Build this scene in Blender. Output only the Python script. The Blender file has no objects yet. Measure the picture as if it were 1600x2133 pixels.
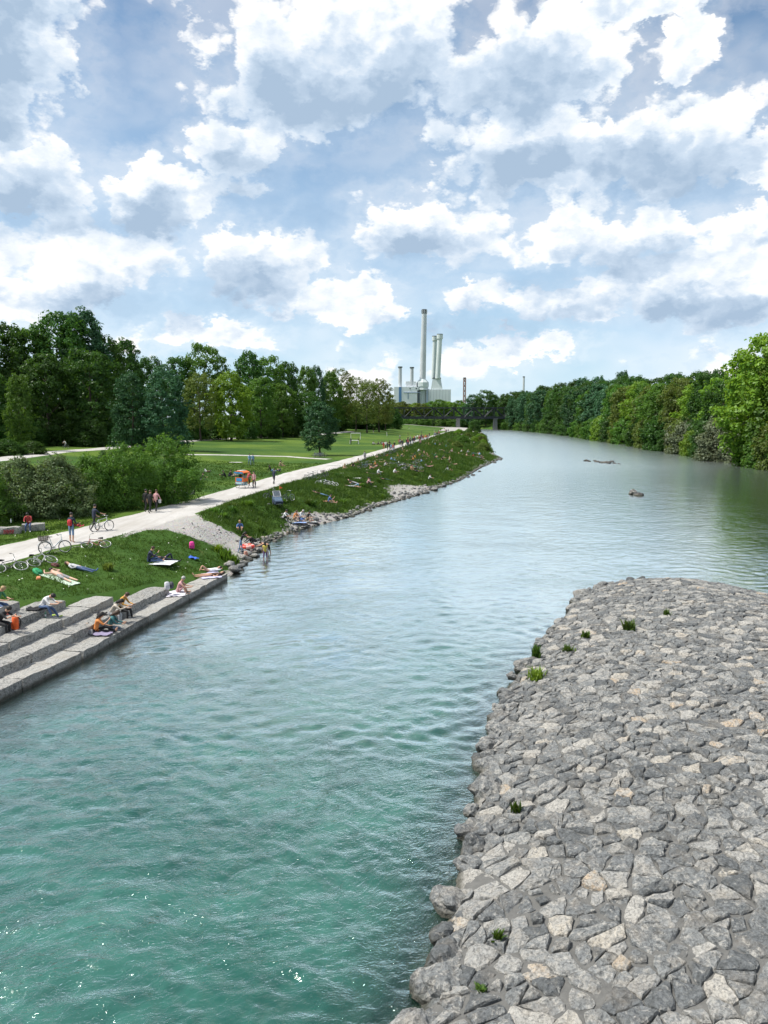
import bpy, bmesh, math, random
import numpy as np
from mathutils import Vector, Matrix, noise

sc = bpy.context.scene
C = sc.collection
R = math.radians

# ------------------------------------------------------------------ camera
CAM_Z = 9.2
FPX, CXP, CYP, HYP = 1600.0, 800.0, 1066.5, 872.0
PITCH = math.atan((CYP - HYP) / FPX)
cd = bpy.data.cameras.new('camera')
cd.sensor_fit = 'VERTICAL'; cd.sensor_height = 36.0; cd.lens = 36.0 * FPX / 2133.0
cd.clip_start = 0.1; cd.clip_end = 6000
cam = bpy.data.objects.new('camera', cd); C.objects.link(cam)
cam.location = (0, 0, CAM_Z); cam.rotation_euler = (math.pi / 2 - PITCH, 0, 0)
sc.camera = cam

# ------------------------------------------------------------------ light
SUN_AZ, SUN_EL = R(-94), R(58)           # azimuth to the left of straight ahead
sd = bpy.data.lights.new('sun', 'SUN'); sd.energy = 5.0; sd.angle = R(6); sd.color = (1.0, 0.95, 0.87)
sun = bpy.data.objects.new('sun', sd); C.objects.link(sun)
sdir = Vector((math.sin(SUN_AZ) * math.cos(SUN_EL), math.cos(SUN_AZ) * math.cos(SUN_EL), math.sin(SUN_EL)))
sun.rotation_euler = sdir.to_track_quat('Z', 'Y').to_euler(); sun.location = (40, 60, 80)
sc.view_settings.view_transform = 'Standard'; sc.view_settings.look = 'None'
sc.view_settings.gamma = 1.0; sc.view_settings.use_curve_mapping = False
sc.view_settings.exposure = 0.2
sc.cycles.use_denoising = True; sc.cycles.use_adaptive_sampling = True; sc.cycles.adaptive_threshold = .02
sc.cycles.max_bounces = 4; sc.cycles.diffuse_bounces = 2; sc.cycles.glossy_bounces = 2; sc.cycles.transmission_bounces = 2; sc.cycles.transparent_max_bounces = 6
sc.cycles.caustics_reflective = False; sc.cycles.caustics_refractive = False

# ------------------------------------------------------------------ node helper
class NT:
    def __init__(s, tree):
        s.t = tree; s.n = tree.nodes; s.l = tree.links
    def set(s, sock, v):
        if isinstance(v, bpy.types.NodeSocket): s.l.new(v, sock)
        elif v is not None:
            if hasattr(sock, 'default_value'):
                dv = sock.default_value
                if hasattr(dv, '__len__') and not hasattr(v, '__len__'): v = (v,) * len(dv)
                if hasattr(dv, '__len__') and len(dv) == 4 and len(v) == 3: v = (*v, 1)
                sock.default_value = v
    def math(s, op, a, b=None, c=None, clamp=False):
        n = s.n.new('ShaderNodeMath'); n.operation = op; n.use_clamp = clamp
        for i, v in enumerate((a, b, c)):
            if v is not None: s.set(n.inputs[i], v)
        return n.outputs[0]
    def vm(s, op, a, b=None, c=None):
        n = s.n.new('ShaderNodeVectorMath'); n.operation = op
        s.set(n.inputs[0], a)
        if b is not None: s.set(n.inputs[3] if op == 'SCALE' else n.inputs[1], b)
        if c is not None: s.set(n.inputs[2], c)
        return n.outputs['Value'] if op in ('LENGTH', 'DOT_PRODUCT', 'DISTANCE') else n.outputs[0]
    def noise(s, vec, scale=1, detail=4, rough=.55, dist=0, out='Fac', lac=2.0):
        n = s.n.new('ShaderNodeTexNoise'); s.set(n.inputs['Vector'], vec)
        n.inputs['Scale'].default_value = scale; n.inputs['Detail'].default_value = detail
        n.inputs['Roughness'].default_value = rough; n.inputs['Distortion'].default_value = dist
        n.inputs['Lacunarity'].default_value = lac
        return n.outputs[out]
    def voro(s, vec, scale=1, feature='F1', out='Distance', rnd=1.0):
        n = s.n.new('ShaderNodeTexVoronoi'); n.feature = feature; s.set(n.inputs['Vector'], vec)
        n.inputs['Scale'].default_value = scale; n.inputs['Randomness'].default_value = rnd
        return n.outputs[out]
    def voro2(s, vec, scale):
        n = s.n.new('ShaderNodeTexVoronoi'); n.voronoi_dimensions = '2D'; n.feature = 'F1'; s.set(n.inputs['Vector'], vec)
        n.inputs['Scale'].default_value = scale; return n.outputs['Distance']
    def ramp(s, fac, stops, interp='LINEAR'):
        n = s.n.new('ShaderNodeValToRGB'); n.color_ramp.interpolation = interp
        e = n.color_ramp.elements
        while len(e) < len(stops): e.new(0.5)
        for i, (p, c) in enumerate(stops):
            e[i].position = p
            e[i].color = (c, c, c, 1) if not hasattr(c, '__len__') else (*c[:3], 1)
        s.set(n.inputs[0], fac); return n.outputs[0]
    def mr(s, v, a, b, c=0, d=1, smooth=False):
        n = s.n.new('ShaderNodeMapRange'); n.interpolation_type = 'SMOOTHSTEP' if smooth else 'LINEAR'
        n.clamp = True
        for i, x in enumerate((v, a, b, c, d)): s.set(n.inputs[i], x)
        return n.outputs[0]
    def mix(s, fac, a, b, mode='MIX'):
        n = s.n.new('ShaderNodeMix'); n.data_type = 'RGBA'; n.blend_type = mode
        s.set(n.inputs[0], fac); s.set(n.inputs[6], a); s.set(n.inputs[7], b)
        return n.outputs[2]
    def bump(s, h, strength=.5, dist=.1, normal=None):
        n = s.n.new('ShaderNodeBump'); n.inputs['Strength'].default_value = strength
        n.inputs['Distance'].default_value = dist; s.set(n.inputs['Height'], h)
        if normal: s.set(n.inputs['Normal'], normal)
        return n.outputs[0]
    def attr(s, name, out='Fac'):
        n = s.n.new('ShaderNodeAttribute'); n.attribute_name = name; return n.outputs[out]
    def pos(s): return s.n.new('ShaderNodeNewGeometry').outputs['Position']
    def obj(s): return s.n.new('ShaderNodeTexCoord').outputs['Object']
    def rnd(s): return s.n.new('ShaderNodeObjectInfo').outputs['Random']

def new_mat(name):
    m = bpy.data.materials.new(name); m.use_nodes = True
    t = NT(m.node_tree); b = m.node_tree.nodes['Principled BSDF']
    return m, t, b

# ------------------------------------------------------------------ world: Nishita sky with procedural cumulus
w = bpy.data.worlds.new('World'); sc.world = w; w.use_nodes = True
def build_world():
    t = NT(w.node_tree)
    for n in list(t.n): t.n.remove(n)
    out = t.n.new('ShaderNodeOutputWorld')
    sky = t.n.new('ShaderNodeTexSky'); sky.sky_type = 'NISHITA'; sky.sun_disc = False
    sky.sun_elevation = SUN_EL; sky.sun_rotation = SUN_AZ; sky.altitude = 500
    sky.air_density = 1.0; sky.dust_density = .2; sky.ozone_density = 3.0
    d = t.vm('NORMALIZE', t.n.new('ShaderNodeTexCoord').outputs['Generated'])
    sx = t.n.new('ShaderNodeSeparateXYZ'); t.set(sx.inputs[0], d)
    az = t.math('ARCTAN2', sx.outputs[0], sx.outputs[1])
    el = t.math('ARCSINE', sx.outputs[2])
    cb = t.n.new('ShaderNodeCombineXYZ'); t.set(cb.inputs[0], az); t.set(cb.inputs[1], el)
    P = cb.outputs[0]
    # direction with compressed horizon so that clouds flatten towards it
    ds = t.vm('MULTIPLY', d, (1, 1, 1.7))
    w1 = t.vm('SCALE', t.vm('SUBTRACT', t.noise(ds, 7, 2, .55, out='Color'), (.5, .5, .5)), .085)
    w2 = t.vm('SCALE', t.vm('SUBTRACT', t.noise(ds, 26, 4, .66, out='Color'), (.5, .5, .5)), .062)
    Pw = t.vm('ADD', t.vm('ADD', P, w1), w2)
    Ps = t.vm('ADD', P, t.vm('SCALE', t.vm('ADD', w1, w2), .75))
    def ang(x, y):                       # where a cloud stands in the sky (azimuth, elevation)
        a = (x - CXP) / FPX; b = (CYP - y) / FPX
        dx, dy, dz = a, b * math.sin(PITCH) + math.cos(PITCH), b * math.cos(PITCH) - math.sin(PITCH)
        return math.atan2(dx, dy), math.atan2(dz, math.hypot(dx, dy))
    def field(Pv, blobs):
        f = None
        for (x, y, rx, ry) in blobs:
            a, e = ang(x, y)
            v = t.vm('MULTIPLY', t.vm('SUBTRACT', Pv, (a, e, 0)), (FPX / rx, FPX / ry, 0))
            g = t.math('SUBTRACT', 1.0, t.vm('LENGTH', v))
            f = g if f is None else t.math('MAXIMUM', f, g)
        return f
    white = [(-10, 90, 185, 170), (20, 265, 75, 45), (70, 365, 145, 75), (480, 325, 100, 75), (330, 415, 120, 65),
             (720, 120, 330, 140), (600, 200, 150, 100), (1120, 150, 240, 110), (1150, 300, 250, 95), (1420, 290, 140, 95),
             (1300, 25, 200, 45), (1445, 105, 50, 75), (900, 480, 195, 80), (560, 560, 170, 85), (180, 520, 230, 80),
             (1280, 480, 200, 80), (1570, 500, 85, 70), (1400, 590, 180, 70), (1560, 610, 105, 75), (1010, 635, 105, 42),
             (730, 640, 105, 55), (90, 610, 150, 65), (1590, 330, 60, 45), (430, 690, 150, 38), (1050, 735, 170, 30), (1200, 640, 130, 45)]
    dark = [(-20, 110, 165, 165), (50, 425, 150, 65), (500, 395, 110, 75), (660, 225, 210, 95), (850, 205, 190, 100),
            (1080, 190, 180, 68), (1100, 345, 230, 66), (1300, 340, 160, 60), (1430, 360, 130, 60), (870, 528, 175, 52), (480, 610, 190, 60), (290, 455, 130, 45),
            (1300, 545, 140, 55), (1000, 690, 260, 42), (250, 640, 170, 50), (1450, 650, 200, 45), (1150, 590, 130, 42), (650, 470, 90, 40)]
    F = field(Pw, white)
    D = field(Ps, dark)
    Pv = t.vm('ADD', P, t.vm('SCALE', w2, .8))
    def billow(Pq, dsq):
        v1 = t.voro2(Pq, 17); v2 = t.voro2(t.vm('MULTIPLY', Pq, (1, 1.25, 1)), 46)
        n = t.noise(dsq, 15, 6, .62)
        b_ = t.math('ADD', t.math('MULTIPLY', t.math('SUBTRACT', .42, v1), .95), t.math('MULTIPLY', t.math('SUBTRACT', .42, v2), .38))
        return t.math('ADD', b_, t.math('MULTIPLY', t.math('SUBTRACT', n, .5), 1.05))
    bil = billow(Pv, ds)
    thr = t.mr(t.math('MAXIMUM', t.math('ABSOLUTE', az), el), .40, .62, .565, .49)
    G = t.math('MULTIPLY', t.math('SUBTRACT', t.noise(ds, 5.0, 3, .6), thr), 3.2)     # scattered cloud over the whole sky
    F0 = t.math('MAXIMUM', F, G)
    F2 = t.math('ADD', t.math('MULTIPLY', F0, 1.15), t.math('MULTIPLY', bil, .62))
    cov = t.mr(F2, 0.0, 0.34, 0, 1, True)
    soft = t.mr(F0, -.70, 0.30, 0, .38, True)
    cov = t.math('MAXIMUM', cov, soft)
    up = t.vm('ADD', ds, (-0.006, 0.0, .020))
    bup = billow(t.vm('ADD', Pv, (-.006, .013, 0)), up)
    rel = t.math('SUBTRACT', bil, bup)                 # lit upper left sides, shaded undersides of every puff
    thick = t.mr(F2, .18, 1.15, 0, 1, True)
    Dm = t.mr(t.math('ADD', D, t.math('MULTIPLY', bil, .22)), -.42, .85, 0, 1, True)
    shade = t.math('ADD', t.math('MULTIPLY', Dm, .86), t.math('MULTIPLY', thick, .34))
    shade = t.math('SUBTRACT', shade, t.math('MULTIPLY', rel, t.mr(Dm, 0, 1, .95, .72)))
    shade = t.math('MULTIPLY', shade, .96, clamp=True)
    ccol = t.ramp(shade, [(0.0, (1.0, 1.0, 1.0)), (.25, (.84, .89, .94)), (.6, (.58, .69, .82)), (1.0, (.38, .50, .65))])
    bgs = t.n.new('ShaderNodeBackground'); t.set(bgs.inputs[0], t.mix(1.0, sky.outputs[0], (.72, 1.02, 1.08), 'MULTIPLY')); bgs.inputs[1].default_value = .105
    # thin high veil, strongest low in the sky
    veil = t.math('MULTIPLY', t.mr(el, .0, .46, 1.05, .0), t.mr(t.noise(ds, 2.2, 2, .5), .3, .62, .6, 1.05), clamp=True)
    bgv = t.n.new('ShaderNodeBackground'); bgv.inputs[0].default_value = (.64, .79, .95, 1); bgv.inputs[1].default_value = .92
    bgc = t.n.new('ShaderNodeBackground'); t.set(bgc.inputs[0], ccol); bgc.inputs[1].default_value = .97
    m1 = t.n.new('ShaderNodeMixShader'); t.set(m1.inputs[0], veil); t.l.new(bgs.outputs[0], m1.inputs[1]); t.l.new(bgv.outputs[0], m1.inputs[2])
    m2 = t.n.new('ShaderNodeMixShader'); t.set(m2.inputs[0], cov); t.l.new(m1.outputs[0], m2.inputs[1]); t.l.new(bgc.outputs[0], m2.inputs[2])
    t.l.new(m2.outputs[0], out.inputs[0])
build_world()
w.cycles.sampling_method = 'NONE'

# ------------------------------------------------------------------ general helpers
def tag(o, label=None, cat=None, group=None, kind=None):
    if label: o['label'] = label
    if cat: o['category'] = cat
    if group: o['group'] = group
    if kind: o['kind'] = kind
    return o
def empty(name, loc=(0, 0, 0), rz=0, label=None, cat=None, group=None):
    o = bpy.data.objects.new(name, None); C.objects.link(o); o.location = loc; o.rotation_euler = (0, 0, rz)
    o.empty_display_size = .2
    return tag(o, label, cat, group)
def link(name, me, parent=None, loc=None):
    o = bpy.data.objects.new(name, me); C.objects.link(o)
    if parent: o.parent = parent
    if loc is not None: o.location = loc
    return o
def mesh_np(name, v, f, mats=(), smooth=False, midx=None):
    """v (n,3) array, f (m,k) array of equal polygons"""
    v = np.asarray(v, np.float32); f = np.asarray(f, np.int32)
    me = bpy.data.meshes.new(name)
    me.vertices.add(len(v)); me.vertices.foreach_set('co', v.ravel())
    k = f.shape[1]
    me.loops.add(f.size); me.loops.foreach_set('vertex_index', f.ravel())
    me.polygons.add(len(f)); me.polygons.foreach_set('loop_start', np.arange(0, f.size, k, dtype=np.int32))
    me.polygons.foreach_set('loop_total', np.full(len(f), k, np.int32))
    if smooth: me.polygons.foreach_set('use_smooth', np.ones(len(f), bool))
    for m in mats: me.materials.append(m)
    if midx is not None: me.polygons.foreach_set('material_index', np.asarray(midx, np.int32))
    me.update(calc_edges=True); me.validate()
    return me
class MB:
    """collects simple solids into one mesh"""
    def __init__(s): s.v = []; s.f = []; s.m = []; s.sm = []
    def add(s, vs, fs, mi=0, smooth=False):
        b = len(s.v); s.v += [tuple(p) for p in vs]
        for f in fs: s.f.append(tuple(b + i for i in f)); s.m.append(mi); s.sm.append(smooth)
        return s
    def box(s, c, d, mi=0, M=None, taper=1.0):
        x, y, z = d[0] / 2, d[1] / 2, d[2] / 2
        vs = [(-x, -y, -z), (x, -y, -z), (x, y, -z), (-x, y, -z), (-x * taper, -y * taper, z), (x * taper, -y * taper, z), (x * taper, y * taper, z), (-x * taper, y * taper, z)]
        vs = [Vector(p) for p in vs]
        if M is not None: vs = [M @ p for p in vs]
        vs = [p + Vector(c) for p in vs]
        return s.add(vs, [(0, 3, 2, 1), (4, 5, 6, 7), (0, 1, 5, 4), (1, 2, 6, 5), (2, 3, 7, 6), (3, 0, 4, 7)], mi)
    def tube(s, pts, rad, n=8, mi=0, cap=True, smooth=True, closed=False):
        pts = [Vector(p) for p in pts]
        if not hasattr(rad, '__len__'): rad = [rad] * len(pts)
        rings = []; N = len(pts); ref = None
        for i, p in enumerate(pts):
            if closed: tn = pts[(i + 1) % N] - pts[i - 1]
            else: tn = pts[min(i + 1, N - 1)] - pts[max(i - 1, 0)]
            tn.normalize()
            if ref is None: ref = Vector((0, 0, 1)) if abs(tn.z) < .9 else Vector((1, 0, 0))
            a = tn.cross(ref)
            if a.length < 1e-5: a = tn.orthogonal()
            a.normalize(); b = a.cross(tn).normalized(); ref = b
            rings.append([p + (a * math.cos(2 * math.pi * k / n) + b * math.sin(2 * math.pi * k / n)) * rad[i] for k in range(n)])
        vs = [q for r in rings for q in r]; fs = []
        M = N if closed else N - 1
        for i in range(M):
            j = (i + 1) % N
            for k in range(n):
                fs.append((i * n + k, i * n + (k + 1) % n, j * n + (k + 1) % n, j * n + k))
        s.add(vs, fs, mi, smooth)
        if cap and not closed:
            s.add(rings[0], [tuple(range(n))], mi); s.add(rings[-1], [tuple(reversed(range(n)))], mi)
        return s
    def lathe(s, prof, c=(0, 0, 0), n=16, mi=0, smooth=True):
        vs = []; fs = []
        for r, z in prof:
            for k in range(n): vs.append((c[0] + r * math.cos(2 * math.pi * k / n), c[1] + r * math.sin(2 * math.pi * k / n), c[2] + z))
        for i in range(len(prof) - 1):
            for k in range(n): fs.append((i * n + k, i * n + (k + 1) % n, (i + 1) * n + (k + 1) % n, (i + 1) * n + k))
        fs.append(tuple(reversed(range(n)))); fs.append(tuple((len(prof) - 1) * n + k for k in range(n)))
        return s.add(vs, fs, mi, smooth)
    def mesh(s, name, mats=()):
        me = bpy.data.meshes.new(name); me.from_pydata(s.v, [], s.f)
        for m in (mats if isinstance(mats, (list, tuple)) else [mats]): me.materials.append(m)
        me.polygons.foreach_set('material_index', s.m); me.polygons.foreach_set('use_smooth', s.sm)
        me.update(); return me
    def build(s, name, mats=(), parent=None, loc=None):
        return link(name, s.mesh(name, mats), parent, loc)
def omat(o, mats):
    """materials that belong to the object, so that copies may share mesh data"""
    for i, m in enumerate(mats):
        if i < len(o.material_slots):
            o.material_slots[i].link = 'OBJECT'; o.material_slots[i].material = m
def copy_tree(o, parent=None):
    c = o.copy(); C.objects.link(c); c.parent = parent
    for ch in list(o.children): copy_tree(ch, c)
    return c
_mc = {}
def cmat(col, rough=.8, metal=0.0, var=.25, scale=9):
    """cloth / paint / metal with slight mottling"""
    key = (tuple(round(x, 3) for x in col), rough, metal, var)
    if key in _mc: return _mc[key]
    m, t, b = new_mat('paint_or_cloth')
    n = t.noise(t.obj(), scale, 4, .6)
    lo = tuple(x * (1 - var) for x in col); hi = tuple(min(1, x * (1 + var)) for x in col)
    t.set(b.inputs['Base Color'], t.ramp(n, [(.3, lo), (.7, hi)]))
    b.inputs['Roughness'].default_value = rough; b.inputs['Metallic'].default_value = metal
    t.set(b.inputs['Normal'], t.bump(t.noise(t.obj(), scale * 4, 3), .25, .01))
    _mc[key] = m; return m

def ray(x, y):
    a = (x - CXP) / FPX; b = (CYP - y) / FPX
    return Vector((a, b * math.sin(PITCH) + math.cos(PITCH), b * math.cos(PITCH) - math.sin(PITCH)))
def at(x, y, z):
    d = ray(x, y); k = (z - CAM_Z) / d.z
    return Vector((d.x * k, d.y * k, z))
def atd(x, y, Y):
    d = ray(x, y); k = Y / d.y
    return Vector((d.x * k, Y, CAM_Z + d.z * k))

# ================================================================== terrain shape
_LY = [-80, 0, 24.2, 28, 31, 38.4, 43.4, 46, 50, 57, 63, 70.7, 80.5, 93.4, 115.6, 144, 179, 200, 256, 451, 596, 650, 720, 820, 1000, 3000]
_LX = [-31, -17.5, -12.55, -11.55, -11.05, -9.8, -8.95, -8.9, -8.8, -8.6, -7.1, -3.5, -.5, 4.7, 11.6, 18, 27.4, 28.5, 35.2, 59, 74, 72, 30, -90, -300, -2300]
_RY = [-80, 0, 100, 144, 179, 281, 451, 600, 660, 740, 860, 1050, 3000]
_RX = [66, 68, 71, 72, 76, 87.5, 104, 106, 98, 60, -60, -280, -2200]
_NY = [-80, 0, 20, 36.8, 41.2, 46.3, 50.8, 57.6, 68.7, 85, 102.6, 159, 242.7, 416.6, 600, 3000]
_NX = [-44, -25, -21.3, -18.72, -18, -16.7, -15.1, -14, -12.95, -10.7, -7.7, 0, 12.1, 36.3, 60, 60]
_FY = [-80, 0, 20, 43.6, 47.8, 53.25, 61.3, 67.9, 85, 107, 129, 159, 242.7, 416.6, 600, 3000]
_FX = [-50, -30.5, -26.3, -22.06, -21.15, -20.15, -18.9, -17.6, -15.8, -12.9, -8.6, -3.97, 7.56, 32.9, 56, 56]
LB = lambda Y: np.interp(Y, _LY, _LX)
RB = lambda Y: np.interp(Y, _RY, _RX)
PN = lambda Y: np.interp(Y, _NY, _NX)
PF = lambda Y: np.interp(Y, _FY, _FX)
def sst(a, b, x):
    u = np.clip((x - a) / (b - a), 0, 1); return u * u * (3 - 2 * u)
def wob(X, Y, k, seed=0.0):
    return (np.sin(X * k + 1.3 * np.sin(Y * k * .7 + seed)) + np.sin(Y * k * 1.17 + 1.7 * np.sin(X * k * .61 + seed * 2)) + np.sin((X + Y) * k * .53 + seed)) / 3
BANKW = lambda Y: np.interp(Y, [46, 50, 57, 63, 80, 115, 180, 450], [6.5, 5.2, 4.8, 5.0, 7, 9, 13, 9])
SHORE = lambda Y: np.interp(Y, [46, 49, 51, 60, 63, 66, 69, 73, 86, 93, 97, 103, 112, 180, 195, 210, 400], [.4, .5, .8, .7, .9, 2.9, 2.4, .9, 1.1, 4.2, 3.8, 1.0, .6, .7, 1.8, .6, .6])
STEP_Z = [.40, .75, 1.08, 1.42, 1.76]
STEP_END = [43.5, 38.2, 34.6, 32.6, 31.0]
NROW = lambda Y: np.interp(Y, [30.6, 32.2, 34.2, 37.8, 43.2, 45.5], [5, 4, 3, 2, 1, 0])
def hz(X, Y):
    X = np.asarray(X, float); Y = np.asarray(Y, float)
    s = (LB(Y) - X) * .97
    r = X - RB(Y)
    dl = PF(Y) - X
    top = 2.0 + 1.2 * sst(8, 75, dl) * sst(40, 110, Y) + 1.5 * sst(230, 430, Y) * sst(0, 60, dl) + .5 * sst(6, 30, dl)
    W = BANKW(Y); u = np.clip(s / W, 0, 1)
    bank = -.06 + .16 * np.clip(s, 0, 1) + (top - .1) * (u * u * (3 - 2 * u) * .75 + .25 * u)
    lump = .11 * wob(X, Y, 1.9, 1) + .07 * wob(X, Y, 4.3, 2)
    bank = bank + lump * sst(SHORE(Y) * .8, SHORE(Y) + 1.0, s) * (1 - sst(W * .8, W * 1.3, s)) * (Y > 46)
    n = NROW(Y); s0 = .95 * n; z0 = .06 + .34 * n
    lawn = z0 + (top - z0) * (1 - (1 - np.clip((s - s0) / np.maximum(9.3 - s0, .5), 0, 1)) ** 1.6)
    steps = np.where(s < s0, -.08 + .35 * s, lawn)
    k = sst(45, 49, Y)
    land = steps * (1 - k) + bank * k
    bedL = -.10 - .26 * np.clip(-s, 0, 6.5)
    bedR = -.10 - .3 * np.clip(-r, 0, 5.5)
    bed = np.maximum(bedL, bedR) + .05 * wob(X, Y, 2.1, 3)
    right = -.05 + 2.6 * sst(0, 9, r) + 3.5 * sst(8, 60, r)
    z = np.where(s >= 0, land, np.where(r >= 0, right, bed))
    return z
def h1(x, y): return float(hz(np.array([x]), np.array([y]))[0])
_TS = np.geomspace(6, 1500, 2500)
def atg(x, y):
    """ground point seen at a place in the view"""
    d = ray(x, y)
    z = CAM_Z + d.z * _TS; g = hz(d.x * _TS, d.y * _TS)
    i = int(np.argmax(z < g))
    a, b = _TS[max(i - 1, 0)], _TS[i]
    for _ in range(18):
        m = (a + b) / 2
        if CAM_Z + d.z * m < h1(d.x * m, d.y * m): b = m
        else: a = m
    return Vector((d.x * b, d.y * b, h1(d.x * b, d.y * b)))
def inpoly(px, py, poly):
    px = np.asarray(px); py = np.asarray(py); ins = np.zeros(px.shape, bool); n = len(poly)
    for i in range(n):
        x1, y1 = poly[i]; x2, y2 = poly[(i + 1) % n]
        c = ((y1 > py) != (y2 > py)) & (px < (x2 - x1) * (py - y1) / (y2 - y1 + 1e-12) + x1); ins ^= c
    return ins
def pdist(px, py, poly):
    """signed distance to a polygon, positive inside"""
    px = np.asarray(px, float); py = np.asarray(py, float); best = np.full(px.shape, 1e9); n = len(poly)
    for i in range(n):
        x1, y1 = poly[i]; x2, y2 = poly[(i + 1) % n]; dx, dy = x2 - x1, y2 - y1
        t = np.clip(((px - x1) * dx + (py - y1) * dy) / (dx * dx + dy * dy), 0, 1)
        best = np.minimum(best, np.hypot(px - x1 - t * dx, py - y1 - t * dy))
    return np.where(inpoly(px, py, poly), best, -best)
BEACH = [(-16.4, 46.4), (-15.3, 49.6), (-13.4, 49.5), (-11.5, 49.8), (-9.8, 49.4), (-8.0, 49.2), (-8.0, 57.4), (-9.9, 55.9), (-11.1, 55.1), (-13.0, 55.4), (-14.0, 57.6), (-15.4, 58.6)]
ISLE = [(-1.2, 2), (.3, 9.5), (1.43, 13.3), (2.47, 17.9), (3.5, 22.4), (4.6, 25.9), (5.7, 28.2), (8.33, 34.2), (10.2, 38.4), (12.0, 41.0), (14.2, 42.2), (16.6, 42.2), (18.6, 40.7), (20.2, 37.4), (21.6, 32.5), (22.4, 26), (22.6, 16), (22.2, 4), (21, -8), (-2.6, -8)]
def isle_z(d): return .22 + 1.25 * (1 - np.exp(-np.maximum(d, 0) / 4.2))

# ------------------------------------------------------------------ ground materials
def m_ground():
    m, t, b = new_mat('ground_grass_and_gravel'); p = t.pos()
    n1 = t.noise(p, .16, 5, .6); n2 = t.noise(p, 1.7, 5, .65); n3 = t.noise(p, 14, 4, .7)
    g = t.ramp(n2, [(.28, (.016, .050, .010)), (.5, (.034, .092, .015)), (.72, (.062, .125, .022))])
    g = t.mix(t.mr(n1, .32, .66, 0, .75), g, (.070, .135, .020)); g = t.mix(t.mr(t.noise(p, .045, 3, .6), .44, .60, 0, .8), g, (.135, .205, .026))  # broad yellow patches paint sunlit grass into the meadow colour
    dry = t.mr(t.noise(p, .55, 6, .7), .60, .74, 0, .75)
    g = t.mix(dry, g, (.150, .155, .055))
    g = t.mix(t.mr(n3, .25, .75, 0, .5), g, (.018, .05, .008))
    peb = t.voro(p, 9, 'F1', 'Color'); pv = t.voro(p, 9)
    gr = t.mix(.5, t.ramp(n2, [(.3, (.36, .345, .32)), (.7, (.50, .485, .455))]), t.mix(.8, peb, (.44, .42, .39)))
    gr = t.mix(t.mr(pv, .0, .35, 0, .5), gr, t.mix(.5, gr, (.16, .15, .135)))
    ga = t.math('ADD', t.attr('gravel'), t.math('MULTIPLY', t.math('SUBTRACT', t.noise(p, 1.3, 5, .65), .5), .9))
    gm = t.mr(ga, .46, .54)
    col = t.mix(gm, g, gr)
    bed = t.ramp(t.noise(p, 1.1, 6, .65), [(.3, (.075, .065, .04)), (.55, (.16, .135, .085)), (.75, (.25, .22, .16))])
    sz = t.n.new('ShaderNodeSeparateXYZ'); t.set(sz.inputs[0], p)
    wet = t.mr(sz.outputs[2], -.08, .07, 1, 0)
    col = t.mix(wet, col, bed)
    t.set(b.inputs['Base Color'], col); b.inputs['Roughness'].default_value = .95
    b.inputs['Specular IOR Level'].default_value = .15
    hgt = t.math('ADD', t.math('MULTIPLY', n3, .6), t.math('MULTIPLY', pv, t.math('MULTIPLY', gm, 1.0)))
    t.set(b.inputs['Normal'], t.bump(hgt, .8, .08))
    return m
M_GROUND = m_ground()
def m_path():
    m, t, b = new_mat('pale_gravel_path'); p = t.pos()
    n1 = t.noise(p, .35, 6, .65); n2 = t.noise(p, 6, 5, .7); n3 = t.noise(t.vm('MULTIPLY', p, (2.2, .25, 1)), .6, 4, .6)
    c = t.ramp(n1, [(.3, (.42, .40, .375)), (.7, (.56, .545, .52))])
    c = t.mix(t.mr(n3, .46, .70, 0, .7), c, (.34, .315, .275))
    c = t.mix(t.mr(n2, .3, .7, 0, .35), c, (.30, .285, .26))
    t.set(b.inputs['Base Color'], c); b.inputs['Roughness'].default_value = .95
    t.set(b.inputs['Normal'], t.bump(n2, .6, .03)); return m
M_PATH = m_path()

def build_ground():
    ys = np.concatenate([np.arange(-60, 12, 3), np.arange(12, 75, .45), 75 * 1.013 ** np.arange(0, 288)])
    ys = ys[ys < 3000]; ys = np.append(ys, 3050)
    a = np.concatenate([np.arange(0, 14, .35), 14 * 1.045 ** np.arange(0, 118)]); a = a[a < 2500]
    wtr = np.concatenate([-np.arange(.35, 8, .5), -8 * 1.03 ** np.arange(1, 85), [-150, -200, -300, -500, -900, -1500, -2600]]); wtr = np.unique(wtr)
    ss = np.concatenate([wtr, a]); ss.sort()
    S, Yg = np.meshgrid(ss, ys)
    Xg = LB(Yg) - S / .97
    Zg = hz(Xg, Yg)
    v = np.stack([Xg, Yg, Zg], -1).reshape(-1, 3)
    nr, nc = S.shape; i = np.arange(nr * nc).reshape(nr, nc)
    f = np.stack([i[:-1, :-1], i[1:, :-1], i[1:, 1:], i[:-1, 1:]], -1).reshape(-1, 4)
    me = mesh_np('ground', v, f, [M_GROUND], True)
    s = (S.ravel()); Y = Yg.ravel(); X = Xg.ravel()
    grav = np.clip(.5 + (SHORE(Y) - s) * .55, 0, 1) * (Y > 44) * (Y < 640)
    grav = np.maximum(grav, np.clip(.5 + pdist(X, Y, BEACH) * .7, 0, 1))
    # trodden edges of the path
    grav = np.maximum(grav, np.clip(.48 - np.abs(X - PN(Y)) * .5, 0, 1) * (Y < 120))
    # far gravel bank by the bridge
    grav = np.maximum(grav, ((Y > 455) & (s < 26) & (s > 0)) * .8)
    at_ = me.attributes.new('gravel', 'FLOAT', 'POINT'); at_.data.foreach_set('value', grav.astype(np.float32))
    o = link('ground', me); tag(o, kind='structure')
build_ground()

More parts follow.
